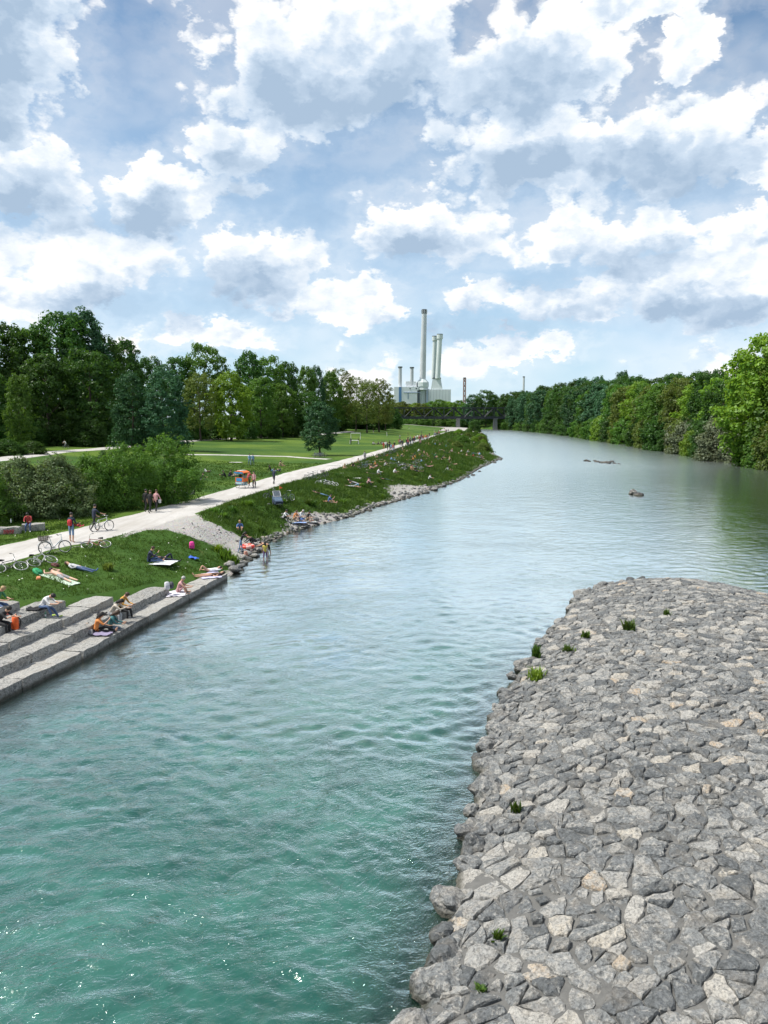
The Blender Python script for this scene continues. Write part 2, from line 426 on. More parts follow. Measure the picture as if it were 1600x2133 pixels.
def strip(name, left, right, n=6, lift=.03, rag=.16, mat=None):
    """path sheet between two edge polylines (lists of (x,y)), draped on the ground"""
    L = np.array(left); Rr = np.array(right); m = len(L)
    rng = np.random.default_rng(len(name))
    for arr, sg in ((L, 1), (Rr, -1)):
        arr[:, 0] += rag * (wob(arr[:, 0], arr[:, 1], 1.1, 4) + .8 * rng.uniform(-1, 1, m) * .5)
    u = np.linspace(0, 1, n)[None, :, None]
    g = L[:, None, :] * (1 - u) + Rr[:, None, :] * u
    z = hz(g[..., 0], g[..., 1]) + lift; z[:, 0] -= .05; z[:, -1] -= .05
    v = np.dstack([g, z]).reshape(-1, 3); i = np.arange(m * n).reshape(m, n)
    f = np.stack([i[:-1, :-1], i[:-1, 1:], i[1:, 1:], i[1:, :-1]], -1).reshape(-1, 4)
    o = link(name, mesh_np(name, v, f, [mat or M_PATH], True)); tag(o, kind='structure'); return o
ys = np.concatenate([np.arange(-20, 75, .5), 75 * 1.012 ** np.arange(0, 150)]); ys = ys[ys < 470]
strip('gravel_path', np.stack([PF(ys), ys], 1), np.stack([PN(ys), ys], 1))
def pixstrip(name, pts, width, lift=.03):
    w_ = [atg(*p) for p in pts]
    c = np.array([(p.x, p.y) for p in w_]); d = np.concatenate([[0], np.cumsum(np.hypot(*np.diff(c, axis=0).T))])
    q = np.arange(0, d[-1], 1.5); c = np.stack([np.interp(q, d, c[:, 0]), np.interp(q, d, c[:, 1])], 1)
    tn = np.gradient(c, axis=0); tn /= np.linalg.norm(tn, axis=1)[:, None]; nn = np.stack([-tn[:, 1], tn[:, 0]], 1)
    return strip(name, c + nn * width / 2, c - nn * width / 2, 5, lift)
pixstrip('upper_path', [(-200, 978), (0, 957), (120, 941), (200, 936), (400, 918), (500, 912), (640, 907), (730, 899)], 4.5, .06)
pixstrip('connecting_path', [(380, 947), (480, 948), (600, 951), (690, 957)], 2.2, .06)

# ------------------------------------------------------------------ water
def m_water():
    m, t, b = new_mat('river_water'); p = t.pos()
    t.n.remove(b); out = t.n['Material Output']
    wv = t.vm('ADD', p, t.vm('SCALE', t.vm('SUBTRACT', t.noise(p, .22, 3, .5, out='Color'), (.5, .5, .5)), 2.2))
    rot = t.n.new('ShaderNodeVectorRotate'); rot.inputs['Angle'].default_value = R(-20); t.set(rot.inputs['Vector'], wv)
    q = t.vm('MULTIPLY', rot.outputs[0], (.78, 1.12, 1))
    big = t.noise(q, .55, 2, .5, 1.2)
    mid = t.noise(q, 1.9, 3, .6, 1.0)
    fin = t.noise(q, 6.5, 3, .6, .6)
    mic = t.noise(q, 19, 2, .6, .3)
    sy = t.n.new('ShaderNodeSeparateXYZ'); t.set(sy.inputs[0], p)
    calm = t.math('MINIMUM', t.math('POWER', t.math('DIVIDE', 18.0, t.math('MAXIMUM', sy.outputs[1], 8.0)), 1.2), 1.2)          # the current is rough below the groyne, calmer upstream
    area = t.math('MULTIPLY', t.mr(t.noise(p, .10, 3, .6), .35, .65, .35, 1.35), calm)
    h = t.math('MULTIPLY', t.math('MULTIPLY', t.math('ADD', t.math('MULTIPLY', big, .25), t.math('MULTIPLY', mid, .16)), calm), t.mr(sy.outputs[1], 25, 90, .25, 2.6))
    h = t.math('ADD', h, t.math('MULTIPLY', t.math('MULTIPLY', fin, .085), area))
    h = t.math('ADD', h, t.math('MULTIPLY', t.math('MULTIPLY', mic, .030), area))
    nrm = t.bump(h, .95, .42)
    dep = t.attr('depth')
    tint = t.mix(t.mr(t.noise(p, .28, 4, .6), .35, .68), (.011, .070, .053), (.040, .145, .114))
    tint = t.mix(t.mr(t.noise(q, 1.6, 4, .6), .45, .72, 0, .6), tint, (.005, .040, .034))
    df = t.n.new('ShaderNodeBsdfDiffuse'); t.set(df.inputs[0], tint)
    tr = t.n.new('ShaderNodeBsdfTransparent'); tr.inputs[0].default_value = (.72, .86, .80, 1)
    body = t.n.new('ShaderNodeMixShader')
    t.set(body.inputs[0], t.mr(dep, .0, 1.0, .03, 1.0, True)); t.l.new(tr.outputs[0], body.inputs[1]); t.l.new(df.outputs[0], body.inputs[2])
    gl = t.n.new('ShaderNodeBsdfGlossy'); t.set(gl.inputs['Roughness'], t.mr(sy.outputs[1], 28, 150, .045, .24)); t.set(gl.inputs['Normal'], nrm)
    gl.inputs[0].default_value = (.92, 1.0, .975, 1)
    fr = t.n.new('ShaderNodeFresnel'); fr.inputs[0].default_value = 1.55; t.set(fr.inputs['Normal'], t.bump(h, .95, .42))
    mx = t.n.new('ShaderNodeMixShader'); t.set(mx.inputs[0], t.math('MULTIPLY', fr.outputs[0], t.mr(fr.outputs[0], .055, .23, .95, 3.9), clamp=True))
    t.l.new(body.outputs[0], mx.inputs[1]); t.l.new(gl.outputs[0], mx.inputs[2]); t.l.new(mx.outputs[0], out.inputs[0])
    return m
def wave_field(X, Y, sp):
    """choppy current: many crossing wave trains, warped and patchy; sp = mesh spacing"""
    rng = np.random.default_rng(17)
    wx = X + .55 * wob(X, Y, .55, 1) + .16 * wob(X, Y, 1.9, 2); wy = Y + .55 * wob(X, Y, .5, 3) + .16 * wob(X, Y, 1.8, 4)
    h = np.zeros_like(X); n = 96
    patch = [np.clip(.75 + .75 * wob(X, Y, k, 5 + k), .12, 1.7) for k in (.21, .37, .62)]
    for i in range(n):
        lam = .17 * (8.5 ** rng.random() ** 1.25); th = R(72) + rng.normal(0, .95); ph = rng.uniform(0, 6.28)
        arg = (wx * math.cos(th) + wy * math.sin(th)) * 2 * math.pi / lam + ph
        amp = .20 * math.sqrt(2 / n) * lam / (2 * math.pi)
        att = np.clip((lam / np.maximum(sp, 1e-3) - 2.4) / 2.4, 0, 1)
        wv = np.sin(arg) if i % 3 else 1 - 2 * np.abs(np.sin(arg / 2)) ** .8
        h += amp * att * wv * patch[i % 3]
    return h
def build_water():
    ys = np.concatenate([np.arange(-20, 7, 4), 7 * 1.0048 ** np.arange(0, 500), 77 * 1.02 ** np.arange(0, 132)]); ys = ys[ys < 1000]
    rows = []
    for y in ys:
        a = float(LB(y)) - 1.5; b = float(RB(y)) + 1.5; yy = max(y, 7.0)
        xl = max(a, min(-.60 * yy - 2, b)); xr = min(b, max(.60 * yy + 2, xl + 1)); xl = min(xl, xr - .5)
        rows.append(np.concatenate([np.linspace(a, xl, 12, endpoint=False), np.linspace(xl, xr, 430, endpoint=False), np.linspace(xr, b, 24)]))
    Xg = np.array(rows); Yg = np.repeat(ys[:, None], Xg.shape[1], 1)
    dep = np.maximum(-hz(Xg, Yg), 0)
    di = -pdist(Xg, Yg, ISLE); dep = np.minimum(dep, np.maximum(di, 0) * .38 + .10)
    sp = np.maximum(np.gradient(Xg, axis=1), np.gradient(Yg, axis=0)); sp = np.where(Yg < 7, 9, sp)
    Z = wave_field(Xg, Yg, sp) * np.clip(dep * 2.2 + .15, 0, 1) * np.clip((24 / np.maximum(Yg, 1)) ** .8, .05, 1.0)
    nr, nc = Xg.shape; i = np.arange(nr * nc).reshape(nr, nc)
    f = np.stack([i[:-1, :-1], i[:-1, 1:], i[1:, 1:], i[1:, :-1]], -1).reshape(-1, 4)
    me = mesh_np('river', np.stack([Xg, Yg, Z], -1).reshape(-1, 3), f, [m_water()], True)
    at_ = me.attributes.new('depth', 'FLOAT', 'POINT'); at_.data.foreach_set('value', dep.ravel().astype(np.float32))
    tag(link('river', me), kind='structure')
build_water()

# ------------------------------------------------------------------ stone-paved groyne in the river
def m_stone(name, cols, pit=1.0, tan=True):
    m, t, b = new_mat(name); p = t.pos(); r = t.attr('rnd')
    base = t.ramp(r, cols, 'LINEAR')
    n1 = t.noise(p, 6.5, 5, .74, .5); n2 = t.noise(p, 22, 4, .75); n3 = t.noise(p, 2.0, 4, .6)
    rr_ = t.math('MULTIPLY', t.math('SUBTRACT', r, .5), .11)
    c = t.mix(t.mr(t.math('ADD', n1, rr_), .50, .58, 0, .82), base, (.42, .405, .37))                    # pale lichen
    nd = t.noise(t.vm('ADD', p, (31, 7, 3)), 8.5, 4, .78, .6)
    c = t.mix(t.mr(t.math('SUBTRACT', nd, rr_), .52, .62, 0, .8), c, (.095, .10, .10))              # dark algae
    c = t.mix(t.mr(n2, .36, .56, .60, 0), c, (.055, .058, .058))
    c = t.mix(t.mr(n3, .5, .7, 0, .35), c, (.25, .215, .17))
    sz = t.n.new('ShaderNodeSeparateXYZ'); t.set(sz.inputs[0], p)
    wetm = t.mr(t.math('ADD', sz.outputs[2], t.math('MULTIPLY', t.math('SUBTRACT', n3, .5), .22)), .06, .20, .78, 0)   # algae line at the water
    c = t.mix(wetm, c, (.045, .045, .030))
    t.set(b.inputs['Base Color'], c); b.inputs['Roughness'].default_value = .92
    b.inputs['Specular IOR Level'].default_value = .25
    h = t.math('ADD', t.math('MULTIPLY', n1, .9), t.math('MULTIPLY', n2, .45))
    h = t.math('ADD', h, t.math('MULTIPLY', t.voro(p, 13), .5))
    t.set(b.inputs['Normal'], t.bump(h, .85, .075 * pit)); return m
M_ROCK = m_stone('weathered_limestone', [(0, (.14, .15, .155)), (.22, (.19, .20, .203)), (.60, (.235, .244, .242)), (.80, (.30, .305, .298)), (.90, (.46, .445, .41)), (.97, (.50, .46, .39)), (1, (.50, .38, .26))])
def m_mortar():
    m, t, b = new_mat('grey_mortar'); p = t.pos()
    n = t.noise(p, 4, 6, .7); n2 = t.noise(p, 35, 4, .7)
    t.set(b.inputs['Base Color'], t.mix(t.mr(n2, .3, .7, 0, .5), t.ramp(n, [(.3, (.10, .10, .095)), (.7, (.19, .187, .175))]), (.10, .10, .095)))
    b.inputs['Roughness'].default_value = .95
    t.set(b.inputs['Normal'], t.bump(t.math('ADD', n, t.math('MULTIPLY', n2, .4)), .8, .06)); return m
M_MORTAR = m_mortar()
def clip_cell(cell, c, o):
    """half-plane nearer to c than to o"""
    mx, my = (c[0] + o[0]) / 2, (c[1] + o[1]) / 2; nx, ny = o[0] - c[0], o[1] - c[1]
    res = []; n = len(cell)
    for i in range(n):
        a = cell[i]; b = cell[(i + 1) % n]
        da = (a[0] - mx) * nx + (a[1] - my) * ny; db = (b[0] - mx) * nx + (b[1] - my) * ny
        if da <= 0: res.append(a)
        if (da < 0 < db) or (db < 0 < da):
            k = da / (da - db); res.append((a[0] + (b[0] - a[0]) * k, a[1] + (b[1] - a[1]) * k))
    return res
def rock_mesh(name, seed, mat, sub=2, flat=.6, rough=.35):
    bm = bmesh.new(); bmesh.ops.create_icosphere(bm, subdivisions=sub, radius=.5); s = seed * 13.7
    for v in bm.verts:
        p = v.co; k = 1 + rough * (noise.noise((p.x * 2.2 + s, p.y * 2.2, p.z * 2.2)) + .5 * noise.noise((p.x * 5 + s, p.y * 5, p.z * 5)))
        v.co = Vector((p.x * k, p.y * k * .8, p.z * k * flat))
    me = bpy.data.meshes.new(name); bm.to_mesh(me); bm.free(); me.materials.append(mat)
    a = me.attributes.new('rnd', 'FLOAT', 'POINT'); a.data.foreach_set('value', np.full(len(me.vertices), (seed * .37) % 1, np.float32)); return me
EDGE = [rock_mesh('edge_stone', 50 + k * .7, M_ROCK, 3, .8, .5) for k in range(5)]
def build_isle():
    rng = random.Random(5)
    root = empty('stone_groyne', (9, 20, 0), 0, 'grey groyne paved with rough mortared stones, jutting into the river at right', 'groyne')
    # mortar mound
    g = .33; xs = np.arange(-4, 24.5, g); ys = np.arange(2, 44, g)
    X, Y = np.meshgrid(xs, ys); D = pdist(X, Y, ISLE)
    Z = np.where(D > 0, isle_z(D) - .015, .2 + D * 1.6); Z = np.maximum(Z, -1.6) + .02 * wob(X, Y, 3.1)
    nr, nc = X.shape; i = np.arange(nr * nc).reshape(nr, nc)
    f = np.stack([i[:-1, :-1], i[:-1, 1:], i[1:, 1:], i[1:, :-1]], -1).reshape(-1, 4)
    keep = (D.ravel()[f] > -1.3).any(1)
    v = np.stack([X, Y, Z], -1).reshape(-1, 3)
    o = link('mortar_bed', mesh_np('mortar_bed', v, f[keep], [M_MORTAR], True), root, (-9, -20, 0))
    # stones: Voronoi cells of a jittered grid
    pts = []; gx, gy = .50, .27; row = 0; y = 3.0
    while y < 43.5:
        x = -4 + (gx / 2 if row % 2 else 0)
        while x < 24:
            if rng.random() > .30: pts.append((x + rng.uniform(-.25, .25), y + rng.uniform(-.16, .16)))
            if rng.random() < .15: pts.append((x + rng.uniform(-.3, .3), y + rng.uniform(-.22, .22)))
            x += gx
        y += gy; row += 1
    P = np.array(pts); D = pdist(P[:, 0], P[:, 1], ISLE); P = P[D > -.12]; D = D[D > -.12]
    cells = {}
    for k, (x, y) in enumerate(P): cells.setdefault((int(x // 1.0), int(y // 1.0)), []).append(k)
    stones = []
    AN = 1.0
    for k, (x, y) in enumerate(P):
        if y < 7 or y / max(abs(x), .1) < 1.6: 
            continue                               # outside anything the picture could show
        cell = [(x - .75, y - .6), (x + .75, y - .6), (x + .75, y + .6), (x - .75, y + .6)]
        ci, cj = int(x // 1.0), int(y // 1.0)
        nb = [j for a in (-1, 0, 1) for b_ in (-1, 0, 1) for j in cells.get((ci + a, cj + b_), ()) if j != k]
        nb.sort(key=lambda j: (P[j][0] - x) ** 2 + (P[j][1] - y) ** 2)
        for j in nb[:16]:
            cell = clip_cell(cell, (x, y), P[j])
            if len(cell) < 3: break
        if len(cell) < 3: continue
        cx = sum(p[0] for p in cell) / len(cell); cy = sum(p[1] for p in cell) / len(cell)
        # resample the outline, jitter it, pull it in for the joint
        out = []
        for i in range(len(cell)):
            a = cell[i]; b = cell[(i + 1) % len(cell)]; L = math.hypot(b[0] - a[0], b[1] - a[1])
            if L < .06: continue
            n = 3 if L > .34 else (2 if L > .16 else 1)
            for q in range(n):
                u = q / n; out.append((a[0] + (b[0] - a[0]) * u, a[1] + (b[1] - a[1]) * u))
        if len(out) < 5: continue
        rmean = sum(math.hypot(p[0] - cx, p[1] - cy) for p in out) / len(out)
        shrink = 1 - (rng.uniform(.010, .04) if rng.random() > .14 else rng.uniform(.05, .10)) / rmean
        sd_ = rng.random() * 100
        ring = []
        for (px, py) in out:
            j = 1 + .24 * noise.noise((px * 5 + sd_, py * 5, sd_)) + rng.uniform(-.07, .07)
            ring.append((cx + (px - cx) * shrink * j, cy + (py - cy) * shrink * j))
        hgt = rng.uniform(.012, .08); tiltx, tilty = rng.uniform(-.12, .12), rng.uniform(-.06, .16)
        n = len(ring); vs = []; fs = []
        rings = [(1.03, -.10), (1.0, hgt * .30), (.88, hgt * .80), (.5, hgt * 1.0)]
        def zz(px, py, dz):
            d = float(np.interp(0, [0], [0])); return dz
        base = []
        allp = []
        for sc_, dz in rings:
            for (px, py) in ring:
                qx, qy = cx + (px - cx) * sc_, cy + (py - cy) * sc_
                rough = .05 * noise.noise((qx * 6, qy * 6, sd_)) + .035 * noise.noise((qx * 15, qy * 15, sd_)) if dz > 0 else 0
                allp.append((qx, qy, dz + rough + (tiltx * (qx - cx) + tilty * (qy - cy)) * (dz > 0)))
        allp.append((cx, cy, hgt * 1.03 + .03 * noise.noise((cx * 6, cy * 6, sd_))))
        for a in range(3):
            for i in range(n): fs.append((a * n + i, a * n + (i + 1) % n, (a + 1) * n + (i + 1) % n, (a + 1) * n + i))
        c0 = 4 * n
        for i in range(n): fs.append((3 * n + i, 3 * n + (i + 1) % n, c0))
        stones.append([cx, cy, allp, fs, rng.random(), D[k]])
    # put every vertex on the mound
    allv = np.concatenate([np.array(s[2]) for s in stones])
    dd = pdist(allv[:, 0], allv[:, 1], ISLE)
    zb = np.where(dd > 0, isle_z(dd), .22 + dd * 1.2); allv[:, 2] += zb
    p0 = 0
    for s in stones:
        s.append(allv[p0:p0 + len(s[2])]); p0 += len(s[2])
    def big(s): return math.hypot(max(q[0] for q in s[2]) - min(q[0] for q in s[2]), 0) / (s[0] ** 2 + s[1] ** 2 + 70)
    vis = [s for s in stones if True]
    def inview(s):
        f_ = s[1] * math.cos(PITCH) - (.8 - CAM_Z) * math.sin(PITCH); px = CXP + FPX * s[0] / f_
        py = CYP - FPX * (s[1] * math.sin(PITCH) + (.8 - CAM_Z) * math.cos(PITCH)) / f_
        return -20 < px < 1620 and py < 2160
    stones.sort(key=lambda s: (not inview(s), -big(s)))
    jv, jf, jr = [], [], []; off = 0
    for k, s in enumerate(stones):
        if k < 300:
            me = bpy.data.meshes.new('paving_stone'); v = s[6] - np.array([s[0], s[1], 0]); me.from_pydata(v.tolist(), [], s[3])
            me.materials.append(M_ROCK); me.polygons.foreach_set('use_smooth', [len(f) == 4 and False for f in s[3]])
            a = me.attributes.new('rnd', 'FLOAT', 'POINT'); a.data.foreach_set('value', np.full(len(v), s[4], np.float32)); me.update()
            link('paving_stone', me, root, (s[0] - 9, s[1] - 20, 0))
        else:
            jv.append(s[6]); jf += [tuple(i + off for i in f) for f in s[3]]; jr.append(np.full(len(s[6]), s[4], np.float32)); off += len(s[6])
    me = bpy.data.meshes.new('far_paving_stones'); me.from_pydata(np.concatenate(jv).tolist(), [], jf); me.materials.append(M_ROCK)
    a = me.attributes.new('rnd', 'FLOAT', 'POINT'); a.data.foreach_set('value', np.concatenate(jr)); me.update()
    o = link('far_paving_stones', me, root, (-9, -20, 0)); tag(o, kind='stuff')
    edge = [p for p in ISLE[1:13]]
    for (ax, ay), (bx, by) in zip(edge[:-1], edge[1:]):
        L = math.hypot(bx - ax, by - ay); n = max(1, int(L / .55))
        for q in range(n):
            if rng.random() < .12: continue
            u = (q + rng.random() * .8) / n; x, y = ax + (bx - ax) * u, ay + (by - ay) * u; sc_ = rng.uniform(.38, .78)
            o = link('edge_stone', EDGE[rng.randrange(5)], root, (x - 9 + rng.uniform(-.28, .12), y - 20, rng.uniform(.02, .2))); o.scale = (sc_ * rng.uniform(.9, 1.3), sc_, sc_ * rng.uniform(.8, 1.2)); o.rotation_euler = (rng.uniform(-.3, .3), rng.uniform(-.3, .3), rng.uniform(0, 6.28))
    print('stones', len(stones))
build_isle()

# ------------------------------------------------------------------ stone steps down to the water
M_STEP = m_stone('pale_step_stone', [(0, (.34, .335, .315)), (.5, (.40, .395, .37)), (1, (.46, .45, .42))], .5)
def rough_block(rng, lx, ly, lz, name, amp=.03, mat=None, res=.28):
    """block of roughly hewn stone, origin at the middle of its top face"""
    nx, ny, nz = max(2, round(lx / res)), max(2, round(ly / res)), max(2, round(lz / res))
    bm = bmesh.new(); seed = rng.random() * 50
    idx = {}
    def vert(i, j, k):
        if (i, j, k) not in idx:
            x, y, z = -lx / 2 + lx * i / nx, -ly / 2 + ly * j / ny, -lz + lz * k / nz
            e = (i in (0, nx)) + (j in (0, ny)) + (k in (0, nz))
            p = Vector((x, y, z)); nv = Vector((noise.noise((x * 2.3 + seed, y * 2.3, z * 2.3)), noise.noise((x * 2.3, y * 2.3 + seed, z * 2.3)), noise.noise((x * 2.3, y * 2.3, z * 2.3 + seed))))
            nv2 = Vector((rng.uniform(-1, 1), rng.uniform(-1, 1), rng.uniform(-1, 1)))
            c = Vector((0, 0, -lz / 2)); inw = (c - p).normalized() * (.018 if e == 2 else (.035 if e == 3 else 0))
            idx[i, j, k] = bm.verts.new(p + nv * amp * 1.6 + nv2 * amp * .45 + inw)
        return idx[i, j, k]
    for i in range(nx):
        for j in range(ny):
            bm.faces.new([vert(i, j, nz), vert(i + 1, j, nz), vert(i + 1, j + 1, nz), vert(i, j + 1, nz)])
    for i in range(nx):
        for k in range(nz):
            bm.faces.new([vert(i, 0, k), vert(i + 1, 0, k), vert(i + 1, 0, k + 1), vert(i, 0, k + 1)])
            bm.faces.new([vert(i + 1, ny, k), vert(i, ny, k), vert(i, ny, k + 1), vert(i + 1, ny, k + 1)])
    for j in range(ny):
        for k in range(nz):
            bm.faces.new([vert(0, j + 1, k), vert(0, j, k), vert(0, j, k + 1), vert(0, j + 1, k + 1)])
            bm.faces.new([vert(nx, j, k), vert(nx, j + 1, k), vert(nx, j + 1, k + 1), vert(nx, j, k + 1)])
    me = bpy.data.meshes.new(name); bm.to_mesh(me); bm.free()
    me.materials.append(mat or M_STEP)
    a = me.attributes.new('rnd', 'FLOAT', 'POINT'); a.data.foreach_set('value', np.full(len(me.vertices), rng.random(), np.float32))
    return me
def build_steps():
    rng = random.Random(11)
    root = empty('stone_steps', (-11, 30, 0), 0, 'terraced steps of pale stone blocks leading down to the river at left', 'steps')
    for k in range(5):
        y = 17.0 + rng.uniform(0, 1)
        while y < STEP_END[k] - .3:
            L = rng.uniform(1.8, 3.6)
            if STEP_END[k] - (y + L) < 1.0: L = STEP_END[k] - y
            y0, y1 = y, y + L
            xa, xb = float(LB(y0)) - .98 * k, float(LB(y1)) - .98 * k
            angz = math.atan2(xb - xa, y1 - y0)
            hh = .75 if k == 0 else .46
            me = rough_block(rng, 1.12, math.hypot(L, xb - xa) - .012, hh, 'stone_block')
            o = link('stone_block', me, root, ((xa + xb) / 2 - .56 + 11 + rng.uniform(-.02, .02), (y0 + y1) / 2 - 30, STEP_Z[k] + rng.uniform(-.012, .01)))
            o.rotation_euler = (rng.uniform(-.008, .008), rng.uniform(-.008, .008), -angz)
            y += L
build_steps()

# ================================================================== vegetation
def m_leaf(name, dark, light, trans=.42, rough=.55):
    m, t, b = new_mat(name); t.n.remove(b); out = t.n['Material Output']
    r = t.attr('rnd'); o = t.rnd()
    c = t.ramp(r, [(0, dark), (.55, tuple((a + b_) / 2 for a, b_ in zip(dark, light))), (1, light)])
    hs = t.n.new('ShaderNodeHueSaturation'); t.set(hs.inputs['Hue'], t.mr(o, 0, 1, .485, .512)); t.set(hs.inputs['Value'], t.mr(o, 0, 1, .78, 1.22)); t.set(hs.inputs['Color'], c)
    d = t.n.new('ShaderNodeBsdfDiffuse'); t.set(d.inputs[0], hs.outputs[0])
    tl = t.n.new('ShaderNodeBsdfTranslucent'); t.set(tl.inputs[0], t.mix(.5, hs.outputs[0], (light[0] * 1.5, light[1] * 1.35, light[2] * .6)))
    g = t.n.new('ShaderNodeBsdfGlossy'); g.inputs['Roughness'].default_value = .45; g.inputs[0].default_value = (.8, .85, .8, 1)
    m1 = t.n.new('ShaderNodeMixShader'); m1.inputs[0].default_value = trans; t.l.new(d.outputs[0], m1.inputs[1]); t.l.new(tl.outputs[0], m1.inputs[2])
    m2 = t.n.new('ShaderNodeMixShader'); m2.inputs[0].default_value = .018; t.l.new(m1.outputs[0], m2.inputs[1]); t.l.new(g.outputs[0], m2.inputs[2])
    t.l.new(m2.outputs[0], out.inputs[0]); return m
LEAF = {
    'dark':   m_leaf('dark_green_leaves', (0.022, 0.066, 0.012), (0.072, 0.165, 0.026)),
    'mid':    m_leaf('mid_green_leaves', (0.042, 0.112, 0.016), (0.13, 0.262, 0.038)),
    'bright': m_leaf('bright_green_leaves', (0.082, 0.18, 0.014), (0.235, 0.38, 0.044)),
    'olive':  m_leaf('olive_leaves', (0.062, 0.104, 0.018), (0.175, 0.23, 0.05)),
    'blue':   m_leaf('blue_green_leaves', (0.024, 0.074, 0.034), (0.066, 0.16, 0.068), .25),
    'silver': m_leaf('silvery_leaves', (.060, .085, .042), (.190, .215, .130), .25),
    'blossom': m_leaf('leaves_with_blossom', (.034, .080, .016), (.20, .26, .13), .3),
    'grass':  m_leaf('grass_blades', (.018, .058, .009), (.105, .178, .030), .3),
}
def m_bark():
    m, t, b = new_mat('bark'); p = t.obj()
    n = t.noise(t.vm('MULTIPLY', p, (6, 6, 1.2)), 2, 5, .7)
    t.set(b.inputs['Base Color'], t.ramp(n, [(.3, (.030, .024, .018)), (.7, (.105, .088, .068))])); b.inputs['Roughness'].default_value = .95
    t.set(b.inputs['Normal'], t.bump(n, .9, .08)); return m
M_BARK = m_bark()

def leaf_quads(c, nrm, size, rng, aspect=.62):
    """diamond shaped leaves around points c with normals nrm"""
    n = len(c); nrm = nrm / (np.linalg.norm(nrm, axis=1)[:, None] + 1e-9)
    a = rng.normal(size=(n, 3)); a -= nrm * (a * nrm).sum(1)[:, None]; a /= np.linalg.norm(a, axis=1)[:, None] + 1e-9
    b = np.cross(nrm, a); L = size[:, None]
    v = np.stack([c - a * L * .5, c + b * L * .5 * aspect - nrm * L * .07, c + a * L * .5 - nrm * L * .1, c - b * L * .5 * aspect - nrm * L * .07], 1).reshape(-1, 3)
    return v, np.arange(4 * n).reshape(n, 4)
def crown_mesh(name, H, hb, Rw, prof, nclump, per, leaf, seed, mat, clump=(.5, 1.1), lump=.25, flat=.75, fill=.5, droop=0.0):
    rng = np.random.default_rng(seed)
    # main boughs give the outline its lobes
    nb = 16; bt = rng.uniform(.05, .98, nb); ba = rng.uniform(0, 2 * np.pi, nb)
    t = rng.uniform(0, 1, nclump * 3) ; a = rng.uniform(0, 2 * np.pi, nclump * 3)
    pr = np.interp(t, *prof)
    keep = rng.uniform(0, 1, len(t)) < (.15 + .85 * pr / max(prof[1])); t, a, pr = t[keep][:nclump], a[keep][:nclump], pr[keep][:nclump]
    lobes = np.zeros(len(t))
    for k in range(nb):
        da = np.angle(np.exp(1j * (a - ba[k]))); lobes = np.maximum(lobes, np.exp(-(da / .45) ** 2 - ((t - bt[k]) / .13) ** 2))
    rr = Rw * pr * (1 - lump + lump * 1.7 * lobes) * rng.uniform(fill, 1, len(t)) ** .6
    cc = np.stack([rr * np.cos(a), rr * np.sin(a), hb + (H - hb) * t + rng.normal(0, .25, len(t))], 1)
    cr = rng.uniform(clump[0], clump[1], len(t))
    q = rng.normal(size=(len(t), per, 3)); q /= np.linalg.norm(q, axis=2)[..., None]; q *= rng.uniform(.35, 1, (len(t), per, 1)) ** .5
    q[..., 2] *= flat; q[..., 2] -= droop * np.linalg.norm(q[..., :2], axis=2)
    pts = (cc[:, None] + q * cr[:, None, None]).reshape(-1, 3)
    outw = cc.copy(); outw[:, 2] = 0; outw /= (np.linalg.norm(outw, axis=1)[:, None] + .01)
    nr = q * .9 + outw[:, None] * .35 + np.array([0, 0, .55]) + rng.normal(0, .45, q.shape)
    sz = leaf * rng.uniform(.6, 1.3, len(pts))
    v, f = leaf_quads(pts, nr.reshape(-1, 3), sz, rng)
    me = mesh_np(name, v, f, [mat])
    r = np.repeat(np.clip(rng.normal(.45, .2, len(t)), 0, 1), per) * .6 + rng.uniform(0, .4, len(pts))
    at_ = me.attributes.new('rnd', 'FLOAT', 'POINT'); at_.data.foreach_set('value', np.repeat(r, 4).astype(np.float32))
    return me
def limb_mesh(name, H, hb, Rw, r0, seed, nl=9, bare=0, top=.8):
    rng = random.Random(seed); m = MB()
    pts = []; x = y = 0.0; n = 7
    for i in range(n):
        z = H * top * i / (n - 1); pts.append((x, y, z - .15 if i == 0 else z)); x += rng.uniform(-.02, .02) * H * .5; y += rng.uniform(-.02, .02) * H * .5
    m.tube(pts, [r0 * (1.25 if i == 0 else 1 - .88 * i / (n - 1)) for i in range(n)], 8)
    def limb(p, d, L, r, depth):
        q = [p]; dd = d.copy(); n_ = 4
        for i in range(n_):
            dd = (dd + Vector((rng.uniform(-.25, .25), rng.uniform(-.25, .25), .12))).normalized(); q.append(q[-1] + dd * L / n_)
        m.tube(q, [r * (1 - .8 * i / n_) for i in range(n_ + 1)], 5, cap=False)
        if depth > 0:
            for _ in range(3):
                i = rng.randint(1, n_); nd = (dd + Vector((rng.uniform(-.8, .8), rng.uniform(-.8, .8), rng.uniform(-.1, .6)))).normalized()
                limb(q[i], nd, L * .55, r * .45, depth - 1)
    for k in range(nl):
        f = .28 + .68 * k / nl; i = min(int(f * (n - 1)), n - 2); u = f * (n - 1) - i
        p = Vector(pts[i]).lerp(Vector(pts[i + 1]), u); a = k * 2.4 + rng.uniform(-.4, .4)
        limb(p, Vector((math.cos(a), math.sin(a), rng.uniform(.35, .9))).normalized(), Rw * (.95 - .35 * f), r0 * .35 * (1.1 - f * .6), bare)
    return m.mesh(name, [M_BARK])
ROUND = ([0, .12, .35, .65, .88, 1], [.6, .88, 1.0, 1.0, .80, .34])
TALL = ([0, .1, .3, .65, .88, 1], [.7, .95, 1.0, .95, .74, .30])
UPR = ([0, .1, .35, .7, .9, 1], [.75, 1.0, 1.0, .85, .55, .15])
DOME = ([0, .2, .5, .8, 1], [.9, 1.0, .95, .65, .15])
PROTO = {}
